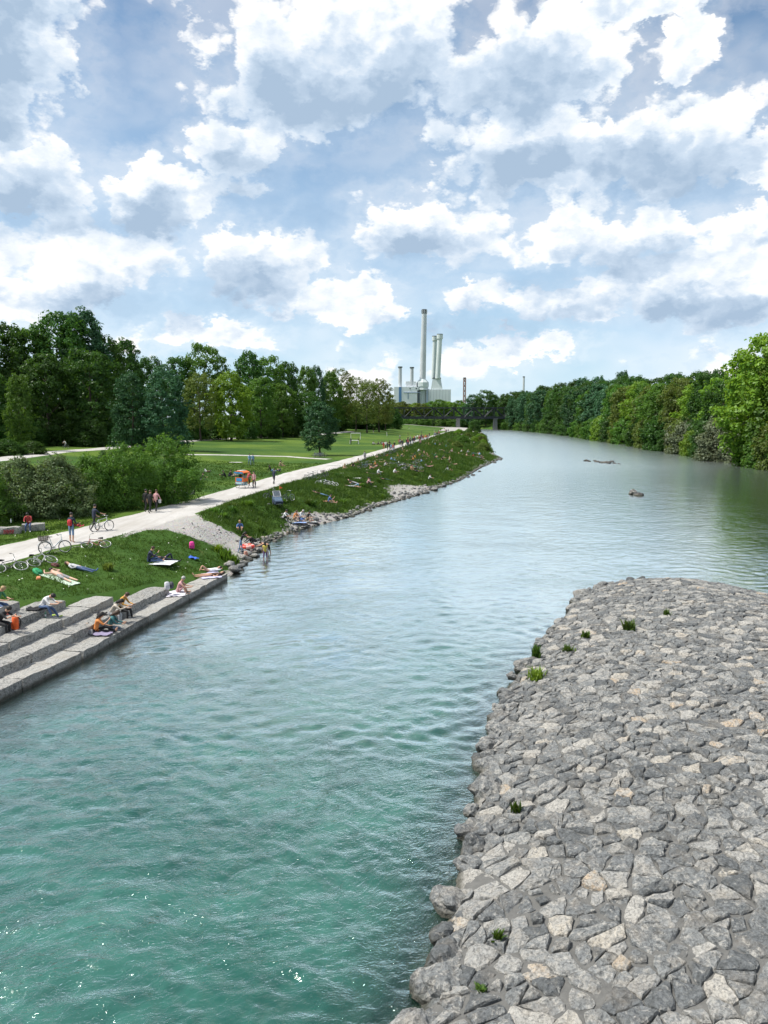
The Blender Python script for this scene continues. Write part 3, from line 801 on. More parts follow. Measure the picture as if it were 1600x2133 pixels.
def proto(key, H, hb, Rw, prof, nc, per, leaf, seed, mat, r0, nl=9, bare=0, top=.8, **kw):
    PROTO[key] = (crown_mesh('crown', H, hb, Rw, prof, nc, per, leaf, seed, LEAF[mat], **kw), limb_mesh('trunk', H, hb, Rw, r0, seed, nl, bare, top), H)
proto('round_a', 20, 1.6, 7.0, ROUND, 330, 42, .58, 1, 'mid', .38, clump=(.7, 1.5))
proto('round_b', 20, 1.0, 6.4, ROUND, 330, 42, .58, 2, 'mid', .36, clump=(.6, 1.4), lump=.34)
proto('tall_a', 26, 1.5, 7.0, TALL, 400, 44, .62, 3, 'dark', .45, clump=(.8, 1.6))
proto('tall_b', 26, 2.0, 6.2, TALL, 380, 44, .60, 4, 'dark', .42, clump=(.7, 1.6), lump=.36)
proto('upright', 16, .8, 4.0, UPR, 420, 40, .36, 5, 'blue', .25, clump=(.4, .9), droop=.5)
proto('sparse', 21, 3.5, 6.2, ROUND, 300, 34, .42, 6, 'olive', .32, nl=12, bare=2, top=.95, clump=(.5, 1.2))
proto('lone', 10.5, 1.6, 3.1, ([0, .1, .3, .6, .85, 1], [.6, .92, 1, .92, .68, .2]), 420, 40, .24, 7, 'blue', .16, clump=(.3, .65), lump=.2)
proto('bush', 5.5, .1, 3.2, DOME, 300, 44, .26, 8, 'mid', .08, nl=7, clump=(.35, .75))
proto('water_bush', 7, -.4, 4.2, DOME, 260, 40, .40, 9, 'mid', .1, nl=6, clump=(.5, 1.1))
proto('shrub_a', 5.4, .05, 3.3, DOME, 520, 46, .17, 10, 'mid', .07, nl=10, bare=1, clump=(.25, .6), lump=.3)
proto('shrub_b', 4.4, .05, 2.9, DOME, 430, 44, .16, 12, 'blossom', .06, nl=9, bare=1, clump=(.22, .55), lump=.34)
TREE_N = 0
def tree(name, key, x, y, H, label, cat='tree', group=None, mat=None, wide=1.0, rz=None, z=None):
    global TREE_N
    TREE_N += 1; rng = random.Random(TREE_N * 7 + 3)
    cm, lm, h0 = PROTO[key]
    o = empty(name, (x, y, (h1(x, y) if z is None else z) - .05), rng.uniform(0, 6.28) if rz is None else rz, label, cat, group)
    s = H / h0; o.scale = (s * wide, s * wide, s)
    c = link('crown', cm, o); link('trunk' if cat == 'tree' else 'stems', lm, o)
    if mat: omat(c, [LEAF[mat]])
    return o
def tpx(px, Y): return (px - CXP) / FPX * Y * 1.0
# --- the wood on the left, picture position, distance, height
wood_g = 'trees of the wood at left'
LW = [(-150, 160, 27, 'tall_a', 'dark', 1), (-60, 165, 26, 'tall_b', 'dark', 1), (15, 172, 26.5, 'tall_a', 'dark', 1.0), (75, 180, 26, 'tall_b', 'mid', 1.0),
      (135, 182, 30.0, 'tall_a', 'dark', 1.0), (185, 190, 31.5, 'tall_b', 'blue', .95), (232, 196, 26, 'tall_a', 'dark', .8), (270, 215, 27, 'tall_b', 'dark', .8),
      (195, 168, 20, 'round_a', 'dark', 1.0), (105, 160, 18.5, 'round_b', 'dark', 1.0), (320, 235, 24, 'tall_a', 'dark', .9), (375, 250, 25, 'tall_b', 'dark', .9),
      (432, 255, 29.0, 'round_a', 'mid', .75), (522, 255, 27.0, 'round_b', 'dark', .8), (560, 270, 26.5, 'round_a', 'mid', .8), (598, 280, 26, 'tall_a', 'dark', .8),
      (640, 300, 25.5, 'tall_b', 'mid', .8), (662, 320, 27, 'tall_a', 'blue', .5), (690, 330, 25, 'round_b', 'mid', .75), (590, 250, 17, 'round_b', 'mid', .9), (645, 270, 15, 'round_a', 'dark', .9),
      (545, 235, 18, 'round_a', 'mid', .8), (-20, 150, 15, 'round_b', 'dark', 1.0), (250, 180, 15, 'round_b', 'dark', .9)]
def nth(k):
    w_ = 'first second third fourth fifth sixth seventh eighth ninth tenth eleventh twelfth thirteenth fourteenth fifteenth sixteenth seventeenth eighteenth nineteenth'.split()
    if k <= 19: return w_[k - 1]
    t_, u = divmod(k, 10); tens = {2: 'twenty', 3: 'thirty', 4: 'forty', 5: 'fifty', 6: 'sixty'}[t_]
    return tens + '-' + w_[u - 1] if u else tens[:-1] + 'ieth'
LW.sort(key=lambda q: q[0])
for kk, (px, Y, H, key, mt, wd) in enumerate(LW):
    side = 'mid green' if mt == 'mid' else ('blue green' if mt == 'blue' else 'dark green')
    tree('broadleaf_tree', key, tpx(px, Y), Y, H, f'{side} broadleaf tree in the dense wood at left, {nth(kk + 1)} from the picture edge', group=wood_g, mat=mt, wide=wd)
tree('young_tree', 'tall_b', tpx(48, 138), 138, 13.5, 'young bright green tree in front of the dark wood at far left', mat='mid', wide=.75)
tree('upright_tree', 'upright', tpx(277, 150), 150, 15.0, 'left one of two dense blue-green upright trees behind the shrubs', wide=1.05)
tree('upright_tree', 'upright', tpx(347, 150), 150, 16.0, 'right, taller one of two dense blue-green upright trees behind the shrubs', wide=1.2)
tree('olive_tree', 'sparse', tpx(420, 205), 205, 17.5, 'thin olive green tree left of the sunlit bright green tree', mat='olive')
tree('bright_tree', 'round_b', tpx(483, 212), 212, 18.5, 'sunlit bright green round tree standing in front of the wood', mat='bright', wide=1.0)
for k, (px, Y, H) in enumerate([(708, 350, 27), (742, 360, 24), (765, 330, 22), (790, 350, 23.5), (803, 380, 19)]):
    tree('sparse_tree', 'sparse', tpx(px, Y), Y, H, 'thinly leaved pale tree with bare top twigs left of the railway bridge', group='thinly leaved trees by the bridge', wide=.95)
for k, (px, Y, H) in enumerate([(715, 385, 15), (745, 395, 13), (775, 390, 14), (808, 430, 13), (690, 345, 12), (640, 275, 7), (600, 255, 6.5), (560, 240, 6), (515, 225, 5.5), (440, 215, 6), (395, 208, 6), (310, 175, 5), (250, 168, 5.5), (190, 160, 6), (130, 162, 6.5), (60, 155, 6), (0, 150, 6)]):
    tree('undergrowth_bush', 'bush', tpx(px, Y), Y, H, 'dark bush of undergrowth at the foot of the wood', 'bush', 'undergrowth bushes along the wood', mat='dark', wide=1.25)
for k, (px, Y, H) in enumerate([(20, 124, 2.6), (70, 128, 2.2), (-40, 120, 2.8)]):
    tree('low_bush', 'bush', tpx(px, Y), Y, H, 'low dark bush beside the upper path at far left', 'bush', 'low bushes at the upper path', mat='dark', wide=1.9)
p = atg(667, 949)
tree('lone_tree', 'lone', p.x, p.y, 10.4, 'single dark oval tree standing on the lawn by the path fork', mat='blue', wide=1.25)
# --- shrubs between path and lawn at left
SHR = [(345, 1046, 5.5, 'shrub_a', 'mid', 1.0, 'tall dark green shrub at the right end of the shrub row'), (262, 1058, 4.9, 'shrub_a', 'mid', .95, 'rounded green shrub, second from the right end of the shrub row'),
       (190, 1064, 4.2, 'shrub_b', 'mid', 1.0, 'green shrub in the middle of the shrub row'), (120, 1075, 4.3, 'shrub_b', 'blossom', 1.05, 'white-flowering shrub, second from the left edge in the shrub row'),
       (40, 1078, 4.2, 'shrub_b', 'blossom', 1.1, 'pale white-flowering shrub at the left edge of the picture'), (-40, 1090, 4.2, 'shrub_a', 'mid', 1.0, 'green shrub cut by the left picture edge'),
       (225, 1030, 4.0, 'shrub_a', 'dark', 1.0, 'dark shrub standing behind the middle of the shrub row')]
for px, py, H, key, mt, wd, lab in SHR:
    p = atg(px, py); tree('shrub', key, p.x, p.y, H, lab, 'shrub', 'row of shrubs by the path', mat=mt, wide=wd)
# --- trees on the right bank
rg = 'trees along the right bank'
rng = random.Random(21); Y = 127.0; k = 0
while Y < 660:
    off = rng.uniform(2.5, 6); x = float(RB(Y)) + off
    H = np.interp(Y, [110, 144, 175, 230, 300, 450, 650], [24, 23, 18.5, 19, 21, 25, 26]) * rng.uniform(.9, 1.08)
    key = rng.choice(['round_a', 'round_b', 'tall_a', 'tall_b', 'round_a']); mt = rng.choice(['mid', 'mid', 'bright', 'dark', 'olive']) if Y < 330 else rng.choice(['dark', 'blue', 'mid', 'dark'])
    tree('bank_tree', key, x, Y, H, f'{dict(mid="mid green", bright="bright green", dark="dark green", olive="olive", blue="blue green")[mt]} front-row tree on the right bank, {nth(k + 1)} from the picture edge', group=rg, mat=mt, wide=(20 / 26 if key.startswith('tall') else 1) * rng.uniform(.9, 1.1))
    x2 = x + rng.uniform(8, 13)
    tree('bank_tree', rng.choice(['tall_a', 'tall_b', 'round_a']), x2, Y + rng.uniform(-3, 3), H * rng.uniform(1.0, 1.12), 'dark tree standing in the second row on the right bank', group='second row of trees on the right bank', mat='dark', wide=.9)
    # overhanging bushes at the water's edge
    for q in range(2):
        yb = Y + rng.uniform(-4, 5); mb = rng.choice(['mid', 'bright', 'olive', 'dark', 'silver']) if Y < 330 else rng.choice(['dark', 'mid'])
        tree('overhanging_bush', 'water_bush', float(RB(yb)) + rng.uniform(-.2, 2.0), yb, rng.uniform(6, 10.5), f'{dict(mid="mid green", bright="bright green", dark="dark green", olive="olive", silver="silvery")[mb]} bush overhanging the water on the right bank', 'bush', 'bushes overhanging the right bank, ' + mb, mat=mb, wide=rng.uniform(.9, 1.15))
    Y += rng.uniform(7, 9.5) * np.interp(Y, [110, 300, 650], [1, 1.35, 2.0]); k += 1
tree('willow_bush', 'water_bush', tpx(1492, 172), 168, 9.5, 'silvery pale willow bush leaning over the water on the right bank', 'bush', mat='silver', wide=1.0, z=0)
tree('bank_tree', 'round_a', tpx(1575, 143) + 5, 150, 25, 'large bright green tree at the right edge of the picture', mat='bright', wide=1.05)
for px, Y, H in ((1195, 470, 31), (1228, 440, 30), (1275, 400, 30)):
    tree('tall_bank_tree', 'tall_b', tpx(px, Y) + 4, Y, H, 'tall dark blue green tree rising above the far right bank', group='tall trees above the far right bank', mat='blue', wide=.75)
# --- far wood behind the bridge and the river bend
for k, px in enumerate(range(985, 1185, 13)):
    Y = rng.uniform(690, 760); tree('far_tree', rng.choice(['tall_a', 'round_a', 'tall_b']), tpx(px, Y), Y, rng.uniform(25, 33), 'dark blue green tree in the far wood beyond the river bend', group='far wood beyond the river bend', mat=rng.choice(['blue', 'dark']), wide=1.0, z=2.5)
for k, px in enumerate(range(812, 990, 13)):
    Y = rng.uniform(800, 860); tree('far_tree', rng.choice(['round_a', 'round_b']), tpx(px, Y), Y, rng.uniform(22, 27), 'light green tree seen behind the railway bridge', group='light green trees behind the bridge', mat=rng.choice(['bright', 'mid', 'olive']), wide=1.25, z=2.5)
for k, px in enumerate(range(818, 1075, 13)):
    Y = rng.uniform(715, 760); tree('far_bush', 'water_bush', tpx(px, Y), Y, rng.uniform(7, 11), 'low bush on the far bank beneath the railway bridge', 'bush', 'bushes beneath the bridge', mat=rng.choice(['mid', 'dark']), wide=1.3, z=1.5)
p = atg(988, 893); tree('bank_bush', 'water_bush', tpx(988, 470), 470, 7.5, 'round dark bush on the left bank in front of the bridge', 'bush', mat='dark', wide=1.0, z=1.0)

# --- grass: uncountable blades
def build_grass():
    rng = np.random.default_rng(4)
    P = []; Hh = []
    def scatter(x0, x1, y0, y1, dens, h, wx, fn):
        n = int((x1 - x0) * (y1 - y0) * dens); X = rng.uniform(x0, x1, n); Y = rng.uniform(y0, y1, n)
        k = fn(X, Y) & (wob(X, Y, .9, 5) + rng.normal(0, .5, n) > -.75); X, Y = X[k], Y[k]
        clump = 1 + .6 * wob(X, Y, 2.3, 8) + .35 * wob(X, Y, 5.1, 3)
        P.append(np.stack([X, Y, hz(X, Y) - .02], 1)); Hh.append(np.stack([h * clump * rng.uniform(.6, 1.35, len(X)), np.full(len(X), wx)], 1))
    def sL(X, Y): return (LB(Y) - X) * .97
    def ok(X, Y):
        s = sL(X, Y); n = NROW(Y); path = (X < PN(Y) - .15) & (X > PF(Y) + .15)
        shore = np.where(Y < 46, s > .98 * n + .35, s > SHORE(Y) + rng.normal(0, .4, len(X)))
        return (s > .1) & ~path & shore & (pdist(X, Y, BEACH) < -.15 + rng.normal(0, .25, len(X)))
    scatter(-24, -6, 24, 52, 95, .11, .035, ok)
    scatter(-34, -20, 40, 75, 45, .12, .05, ok)
    bankf = lambda X, Y: ok(X, Y) & (X > PN(Y))
    scatter(-16, 8, 52, 100, 75, .24, .06, bankf)
    scatter(-10, 16, 100, 130, 30, .30, .10, bankf)
    scatter(-4, 34, 130, 200, 14, .38, .16, bankf)
    scatter(5, 60, 200, 420, 3.0, .6, .35, bankf)
    scatter(-30, -5, 75, 125, 10, .13, .10, lambda X, Y: ok(X, Y) & (X < PF(Y)))
    P = np.concatenate(P); Hh = np.concatenate(Hh); n = len(P)
    nb = 3
    base = np.repeat(P, nb, 0); h = np.repeat(Hh[:, 0], nb) * rng.uniform(.7, 1.2, n * nb); wd = np.repeat(Hh[:, 1], nb)
    a = rng.uniform(0, 2 * np.pi, n * nb); base[:, 0] += rng.normal(0, 1, n * nb) * wd * 1.3; base[:, 1] += rng.normal(0, 1, n * nb) * wd * 1.3
    dx = np.stack([np.cos(a), np.sin(a), 0 * a], 1) * wd[:, None] * .5
    tip = base + np.stack([rng.normal(0, .35, n * nb) * h, rng.normal(0, .35, n * nb) * h, h], 1)
    v = np.stack([base - dx, base + dx, tip], 1).reshape(-1, 3); f = np.arange(len(v)).reshape(-1, 3)
    me = mesh_np('grass', v, f, [LEAF['grass']])
    r = np.repeat(np.clip(.45 + .28 * wob(P[:, 0], P[:, 1], .8, 6) + rng.normal(0, .2, n), 0, 1), nb * 3)
    at_ = me.attributes.new('rnd', 'FLOAT', 'POINT'); at_.data.foreach_set('value', r.astype(np.float32))
    o = link('grass', me); tag(o, 'rough green grass covering the left bank and lawn', 'grass', kind='stuff')
    print('grass tufts', n)
    # daisies
    m = rng.uniform(0, 1, n) < .006; q = P[m]; q = q[q[:, 1] < 75]; q[:, 2] += .13
    s_ = rng.uniform(.025, .05, len(q)); v, f = leaf_quads(q, np.tile([0, 0, 1.], (len(q), 1)) + rng.normal(0, .2, (len(q), 3)), s_ * 2, rng, 1.0)
    o = link('daisies', mesh_np('daisies', v, f, [cmat((.75, .75, .68))])); tag(o, 'tiny white daisies dotted over the near lawn', 'flowers', kind='stuff')
build_grass()
# tall weeds and coarse tufts on the bank
def weed(name, p, H, spread, n, mat, seed, label, cat='plant', group=None):
    rng = np.random.default_rng(seed); v = []; f = []; r = []
    for k in range(n):
        a = rng.uniform(0, 6.28); ln = spread * rng.uniform(.2, 1); b = np.array([rng.normal(0, spread * .3), rng.normal(0, spread * .3), -.03]); w_ = rng.uniform(.012, .03) * (1 + H)
        h = H * rng.uniform(.5, 1.05); mid = b + np.array([math.cos(a) * ln * .4, math.sin(a) * ln * .4, h * .65]); tip = b + np.array([math.cos(a) * ln, math.sin(a) * ln, h])
        sd_ = np.array([-math.sin(a), math.cos(a), 0]) * w_; i = len(v); v += [b - sd_, b + sd_, mid + sd_ * .8, mid - sd_ * .8, tip]; f += [(i, i + 1, i + 2, i + 3), (i + 3, i + 2, i + 4)]; r += [rng.uniform(0, 1)] * 5
    me = bpy.data.meshes.new(name); me.from_pydata([tuple(q) for q in v], [], f); me.materials.append(LEAF[mat] if mat in LEAF else mat)
    at_ = me.attributes.new('rnd', 'FLOAT', 'POINT'); at_.data.foreach_set('value', np.array(r, np.float32)); me.update()
    o = link(name, me); o.location = p; return tag(o, label, cat, group)

# ================================================================== power station on the skyline
M_CONC = cmat((.50, .53, .56), .9, 0, .08, .05); M_CONC2 = cmat((.56, .62, .62), .9, 0, .06, .05); M_WHITE = cmat((.74, .77, .79), .85, 0, .06, .08)
M_BLUE = cmat((.10, .22, .42), .7, 0, .1, .1); M_DARKS = cmat((.10, .11, .12), .8, 0, .2, .2); M_STEELB = cmat((.25, .33, .42), .7, 0, .1, .1); M_REDS = cmat((.40, .25, .22), .8, 0, .2, .1)
DP = 1200.0
def pp(x, y): return atd(x, y, DP)
def power_station():
    b = pp(880, 872); root = empty('power_station', (b.x, DP, 2.5), 0, 'grey power station with one tall and two lower chimneys on the skyline', 'power station')
    off = Vector((b.x, DP, 2.5)); S = DP / FPX
    def L(x, y): return pp(x, y) - off
    def bld(name, x0, x1, y0, mat, dep=26, dy=0):
        a = L(x0, y0); c = L(x1, y0); m = MB(); m.box(((a.x + c.x) / 2, dy + dep / 2, a.z / 2 - 1), (c.x - a.x, dep, a.z + 2)); return m.build(name, [mat], root)
    h1_ = bld('boiler_house', 821, 872, 806, M_WHITE, 30)
    for x in (854.5, 867.5):
        p = L(x, 809.5); m = MB(); m.tube([(p.x, -.4, p.z), (p.x, .2, p.z)], 1.1, 14); m.build('round_window', [M_DARKS], h1_)
    a = L(831, 806); c = L(836.5, 806); m = MB(); m.box(((a.x + c.x) / 2, -.25, a.z / 2), (c.x - a.x, .5, a.z)); m.build('blue_panel', [M_BLUE], h1_)
    m = MB(); a = L(845.6, 797); c = L(867, 804); m.box(((a.x + c.x) / 2, 12, (a.z + c.z) / 2), (c.x - a.x, 12, a.z - c.z + 4)); m.build('roof_house', [M_WHITE], h1_)
    m = MB(); a = L(845, 818); m.box((a.x + 10, -.6, a.z), (26, 1.2, 1.0)); m.box((a.x + 4, -.6, a.z - 5), (1, 1.2, 10)); m.build('pipe_bridge', [M_STEELB], h1_)
    bld('turbine_hall', 893, 940, 811, M_WHITE, 30, 4)
    m = MB()
    for q in range(7): p = L(897 + q * 6.4, 811); m.box((p.x, 3.85, p.z / 2), (.5, .3, p.z))
    m.build('facade_ribs', [M_CONC], root)
    def stack(name, xt, yt, xb, yb, wt, wb, mat, n=20, dy=12):
        t_ = L(xt, yt); q = L(xb, yb); m = MB(); m.tube([(q.x, dy, q.z), (q.x + (t_.x - q.x) * .5, dy, (q.z + t_.z) / 2), (t_.x, dy, t_.z)], [wb * S / 2, (wb + wt) * S / 4, wt * S / 2], n)
        return m.build(name, [mat], root), t_
    c1, t_ = stack('tall_chimney', 884.8, 650, 881.3, 788, 10.2, 13.0, M_CONC)
    m = MB(); m.tube([(t_.x, 12, t_.z - 1), (t_.x, 12, t_.z + 5.6)], 10.6 * S / 2, 16); m.build('chimney_crown', [M_DARKS], c1)
    m = MB()
    for k in range(8): a = k * math.pi / 4; m.box((t_.x + math.cos(a) * 10.9 * S / 2, 12 + math.sin(a) * 10.9 * S / 2, t_.z + 2.2), (.9, .9, 5.4))
    m.build('crown_fins', [M_CONC], c1)
    m = MB(); q = L(881.3, 787)
    zb = lambda y: L(881, y).z
    m.lathe([(6.6 * S, zb(789)), (12.8 * S, zb(796)), (12.8 * S, zb(804)), (11 * S, zb(809)), (14.5 * S, zb(810)), (14.5 * S, zb(812)), (8 * S, zb(812.5)), (8 * S, 0)], (q.x, 12, 0), 8, 0, False); m.build('chimney_base', [M_CONC2], c1)
    m = MB()
    for dx in (-10, 9): m.box((q.x + dx * S, 2, zb(813) / 2), (3 * S, 4, zb(813)))
    m.build('base_column', [M_STEELB], c1)
    for xt, xb, yt, dy, wd in ((908.0, 905.0, 698, 22, 8.8), (917.0, 912.6, 696, 8, 9.6)):
        c, t_ = stack('twin_chimney', xt, yt + 8, xb, 788, wd, wd * 1.1, M_CONC2, 20, dy)
        m = MB(); m.tube([(t_.x, dy, t_.z - .5), (t_.x, dy, t_.z + 6)], (wd + 3.0) * S / 2, 18); m.build('chimney_cap', [M_CONC2], c)
        m = MB(); m.tube([(t_.x, dy, t_.z + 5.8), (t_.x, dy, t_.z + 6.8)], (wd + 3.2) * S / 2, 18); m.build('cap_rim', [M_DARKS], c)
    m = MB(); a = L(911, 787); q = L(912, 813)
    m.box((a.x, 14, (a.z + q.z) / 2), (24 * S, 18, a.z - q.z), 0, None, .66); m.build('chimney_plinth', [M_CONC2], root)
    m = MB(); m.box((a.x, 14, a.z), (17 * S, 13, 1.4)); m.build('plinth_gallery', [M_DARKS], root)
    for xt, yt, yb in ((834, 765, 808), (858.5, 766, 802)):
        c, t_ = stack('small_chimney', xt, yt, xt - .3, yb, 7.0, 7.3, M_STEELB if False else M_CONC, 16, 8)
        m = MB(); m.tube([(t_.x, 8, t_.z - .3), (t_.x, 8, t_.z + 1.6)], 9.2 * S / 2, 16); m.build('chimney_rim', [M_DARKS], c)
power_station()
def lattice(name, px, top, base, Y, wpx, mat, label, cat):
    t_ = atd(px, top, Y); wd = wpx * Y / FPX; root = empty(name, (t_.x, Y, 2.5), 0, label, cat); H = t_.z - 2.5
    for sx, sy in ((-1, -1), (1, -1), (1, 1), (-1, 1)):
        m = MB(); m.box((sx * wd / 2, sy * wd / 2, H / 2), (.9, .9, H)); m.build('mast_leg', [mat], root)
    m = MB(); n = 9
    for k in range(n):
        z0, z1 = H * k / n, H * (k + 1) / n
        for sy in (-1, 1): m.tube([(-wd / 2, sy * wd / 2, z0), (wd / 2, sy * wd / 2, z1)], .35, 4); m.tube([(wd / 2, sy * wd / 2, z0), (-wd / 2, sy * wd / 2, z1)], .35, 4)
        m.box((0, 0, z1), (wd + .9, wd + .9, .6))
    m.build('lattice_bracing', [mat], root)
    m = MB(); m.box((0, 0, H * .40), (wd * 2.2, wd * 2.2, 2.6)); m.box((0, 0, H * .40 + 2.2), (wd * 1.5, wd * 1.5, 2)); m.build('platform', [M_CONC], root)
    m = MB(); m.box((0, 0, H), (wd * 1.2, wd * 1.2, 2.2)); m.build('mast_head', [M_DARKS], root)
lattice('lattice_tower', 968, 788, 826, 1100, 4.5, M_REDS, 'reddish lattice tower with a platform right of the power station', 'tower')
t_ = atd(1091.3, 784, 1150); root = empty('slender_chimney', (t_.x, 1150, 2.5), 0, 'single slender grey chimney far right of the power station', 'chimney'); H = t_.z - 2.5
m = MB(); m.tube([(0, 0, 0), (0, 0, H - 1.5)], [1.9, 1.45], 14); m.build('shaft', [M_CONC], root)
m = MB(); m.tube([(0, 0, H - 1.5), (0, 0, H)], 1.7, 14); m.build('rim', [M_DARKS], root)

# ------------------------------------------------------------------ railway bridge
def bridge():
    M_ = cmat((.022, .028, .034), .6, .2, .3, .3); MP = cmat((.20, .20, .19), .9, 0, .2, .3)
    Y = 640.0; x0, x1 = tpx(800, Y), 132.0; zb, zt = 10.2, 18.0
    root = empty('railway_bridge', (x0, Y, 0), 0, 'dark steel truss railway bridge crossing the river in the distance', 'bridge'); n = int((x1 - x0) / 8.2); dx = (x1 - x0) / n
    m = MB(); m.box(((x1 - x0) / 2, 0, zb - .2), (x1 - x0, 6.5, 2.2)); m.build('deck', [M_], root)
    for sy in (-3, 3):
        m = MB(); m.box(((x1 - x0) / 2, sy, zt), (x1 - x0 - 2 * dx * .6, .8, .85)); m.build('top_chord', [M_], root)
        for k in range(n):
            a, b = k * dx, (k + 1) * dx; up = k % 2 == 0
            m = MB(); m.tube([(a, sy, zb if up else zt), (b, sy, zt if up else zb)], .40, 4, smooth=False); m.build('diagonal', [M_], root)
            if 0 < k: m = MB(); m.box((a, sy, (zb + zt) / 2), (.45, .45, zt - zb)); m.build('vertical_post', [M_], root)
    for k in range(1, n, 2): m = MB(); m.box((k * dx, 0, zt + .2), (.4, 6.4, .4)); m.build('cross_beam', [M_], root)
    m = MB(); m.box(((x1 - x0) / 2, -3.6, zb + 1.9), (x1 - x0, .12, .15)); m.build('handrail', [M_], root)
    for px in (828, 953, 1030):
        x = tpx(px, Y) - x0; m = MB(); m.box((x, 0, 4.4), (3.2, 6.4, 9.6), 0, None, .8); m.box((x, 0, 9.0), (3.6, 6.8, .6)); m.build('pier', [MP], root)
bridge()

# ================================================================== rocks
M_WET = m_stone('wet_dark_rock', [(0, (.03, .032, .033)), (1, (.07, .07, .068))], .6)
ROCKS = [rock_mesh('rock', k, M_ROCK) for k in range(6)]; WROCK = [rock_mesh('rock', k + 10, M_WET) for k in range(3)]
rng = random.Random(77)
def rock(p, s, me, label, group=None, name='rock', sink=.12):
    o = link(name, me); o.location = (p[0], p[1], p[2] + s * .3 - s * sink); o.scale = (s, s, s); o.rotation_euler = (rng.uniform(-.2, .2), rng.uniform(-.2, .2), rng.uniform(0, 6.28))
    return tag(o, label, 'rock', group)
# boulders on the shore
for px, py, s in ((532, 1163, .75), (520, 1170, .6), (508, 1176, .55), (540, 1150, .7), (555, 1143, .6), (572, 1132, .55), (548, 1157, .5), (500, 1183, .6), (488, 1190, .8), (478, 1180, .7)):
    p = atg(px, py); rock(p, s, rng.choice(ROCKS), 'grey boulder at the waterline between the steps and the small beach', 'boulders by the small beach', 'shore_boulder')
for px, py, s in ((905, 1021, 1.1), (925, 1013, .8), (890, 1027, .7), (938, 1008, .7), (870, 1031, .6), (800, 1050, .6), (770, 1064, .7), (985, 990, .8), (1000, 982, .7), (840, 1038, .7), (735, 1076, .6), (700, 1082, .5), (658, 1090, .6), (975, 994, .7), (1030, 964, .9), (1042, 958, 1.0)):
    p = at(px, py, 0); p.z = max(h1(p.x, p.y), -.15); rock(p, s, rng.choice(ROCKS + WROCK[:1]), 'grey rock lying at the grassy bank waterline', 'rocks along the grassy bank waterline', 'shore_rock')
# loose stones, uncountable
def loose_stones():
    r = np.random.default_rng(8); v = []; f = []; rr = []; off = 0
    base = [np.array([tuple(q.co) for q in m_.vertices]) for m_ in [rock_mesh('tmp', 30 + k, M_ROCK, 1) for k in range(4)]]
    fb = [np.array([tuple(q.vertices) for q in rock_mesh('tmp', 30, M_ROCK, 1).polygons])]
    pts = []
    for _ in range(1700):
        Y = 46 + 175 * r.uniform() ** 1.5; s = abs(r.normal(0, .5)) * SHORE(Y) + r.uniform(-.5, .4); pts.append((float(LB(Y)) - s / .97, Y, r.uniform(.10, .34) * (1 + Y / 160)))
    for _ in range(500):
        X, Y = r.uniform(-15, -8), r.uniform(49, 58)
        if inpoly(np.array([X]), np.array([Y]), BEACH)[0] and r.uniform() < ((X + 15) / 6.5) ** 2: pts.append((X, Y, r.uniform(.05, .2)))
    for (x, y, s) in pts:
        b = base[r.integers(4)]; a = r.uniform(0, 6.28); ca, sa = math.cos(a), math.sin(a); z = h1(x, y)
        if z < -.3: continue
        q = np.stack([b[:, 0] * ca - b[:, 1] * sa, b[:, 0] * sa + b[:, 1] * ca, b[:, 2] * r.uniform(.6, 1.1)], 1) * s + np.array([x, y, z + s * .12])
        v.append(q); f.append(fb[0] + off); off += len(q); rr.append(np.full(len(q), min(1, r.uniform(.15, 1.0)), np.float32))
    me = mesh_np('loose_shore_stones', np.concatenate(v), np.concatenate(f), [M_ROCK])
    a = me.attributes.new('rnd', 'FLOAT', 'POINT'); a.data.foreach_set('value', np.concatenate(rr))
    tag(link('loose_shore_stones', me), 'loose grey stones scattered along the left waterline', 'stones', kind='stuff')
loose_stones()
# rocks standing in the river
for k, (px, py, s) in enumerate(((1222, 961, 1.2), (1228, 962, .8), (1240, 961, .9), (1244, 963, 1.1), (1252, 964, .9), (1258, 965, 1.3), (1264, 963, 1.0), (1268, 966, 1.0), (1273, 963, 1.2), (1280, 966, .8), (1289, 967, .6))):
    p = at(px, py, -.05); rock(p, s * 1.2, rng.choice(WROCK + ROCKS[:1]), 'dark rock in the cluster breaking the water in mid river', 'rocks in mid river', 'river_rock', .3)
p = at(1318, 1030, -.05); rock(p, 1.3, WROCK[0], 'black boulder standing alone in the river, its left hump', None, 'river_boulder', .1)
p = at(1330, 1033, -.05); rock(p, 1.5, WROCK[1], 'low black boulder touching the right of the lone river boulder', None, 'river_boulder', .3)

# weeds on the groyne and bank
for k, (px, py, H, sp, n, lab) in enumerate(((1310, 1311, .42, .38, 90, 'largest green grass tuft on top of the groyne'), (1116, 1370, .55, .25, 60, 'upright green tuft at the groyne edge by the water'), (1117, 1412, .4, .4, 90, 'spreading bright green tuft below the upright one at the groyne edge'),
        (1220, 1326, .3, .25, 50, 'small tuft left of the largest tuft on the groyne'), (1183, 1357, .3, .25, 50, 'small tuft between groyne edge and the largest tuft'), (1389, 1281, .3, .22, 45, 'tiny tuft near the far end of the groyne'),
        (1076, 1690, .28, .18, 40, 'thin green tuft among stones at the groyne edge, middle of its length'), (1035, 1955, .2, .14, 40, 'thin tuft among the nearest stones of the groyne'), (1003, 2063, .10, .1, 40, 'small moss patch between the nearest stones at the groyne edge'))):
    d = ray(px, py); t0 = 5.0
    while True:
        q = Vector((d.x * t0, d.y * t0, CAM_Z + d.z * t0)); D = float(pdist(np.array([q.x]), np.array([q.y]), ISLE)[0])
        if q.z < float(isle_z(np.array([D]))[0]) + .06 or t0 > 60: break
        t0 += .03
    weed('grass_tuft', q, H, sp, n, 'grass' if k != 2 else 'bright', 40 + k, lab)
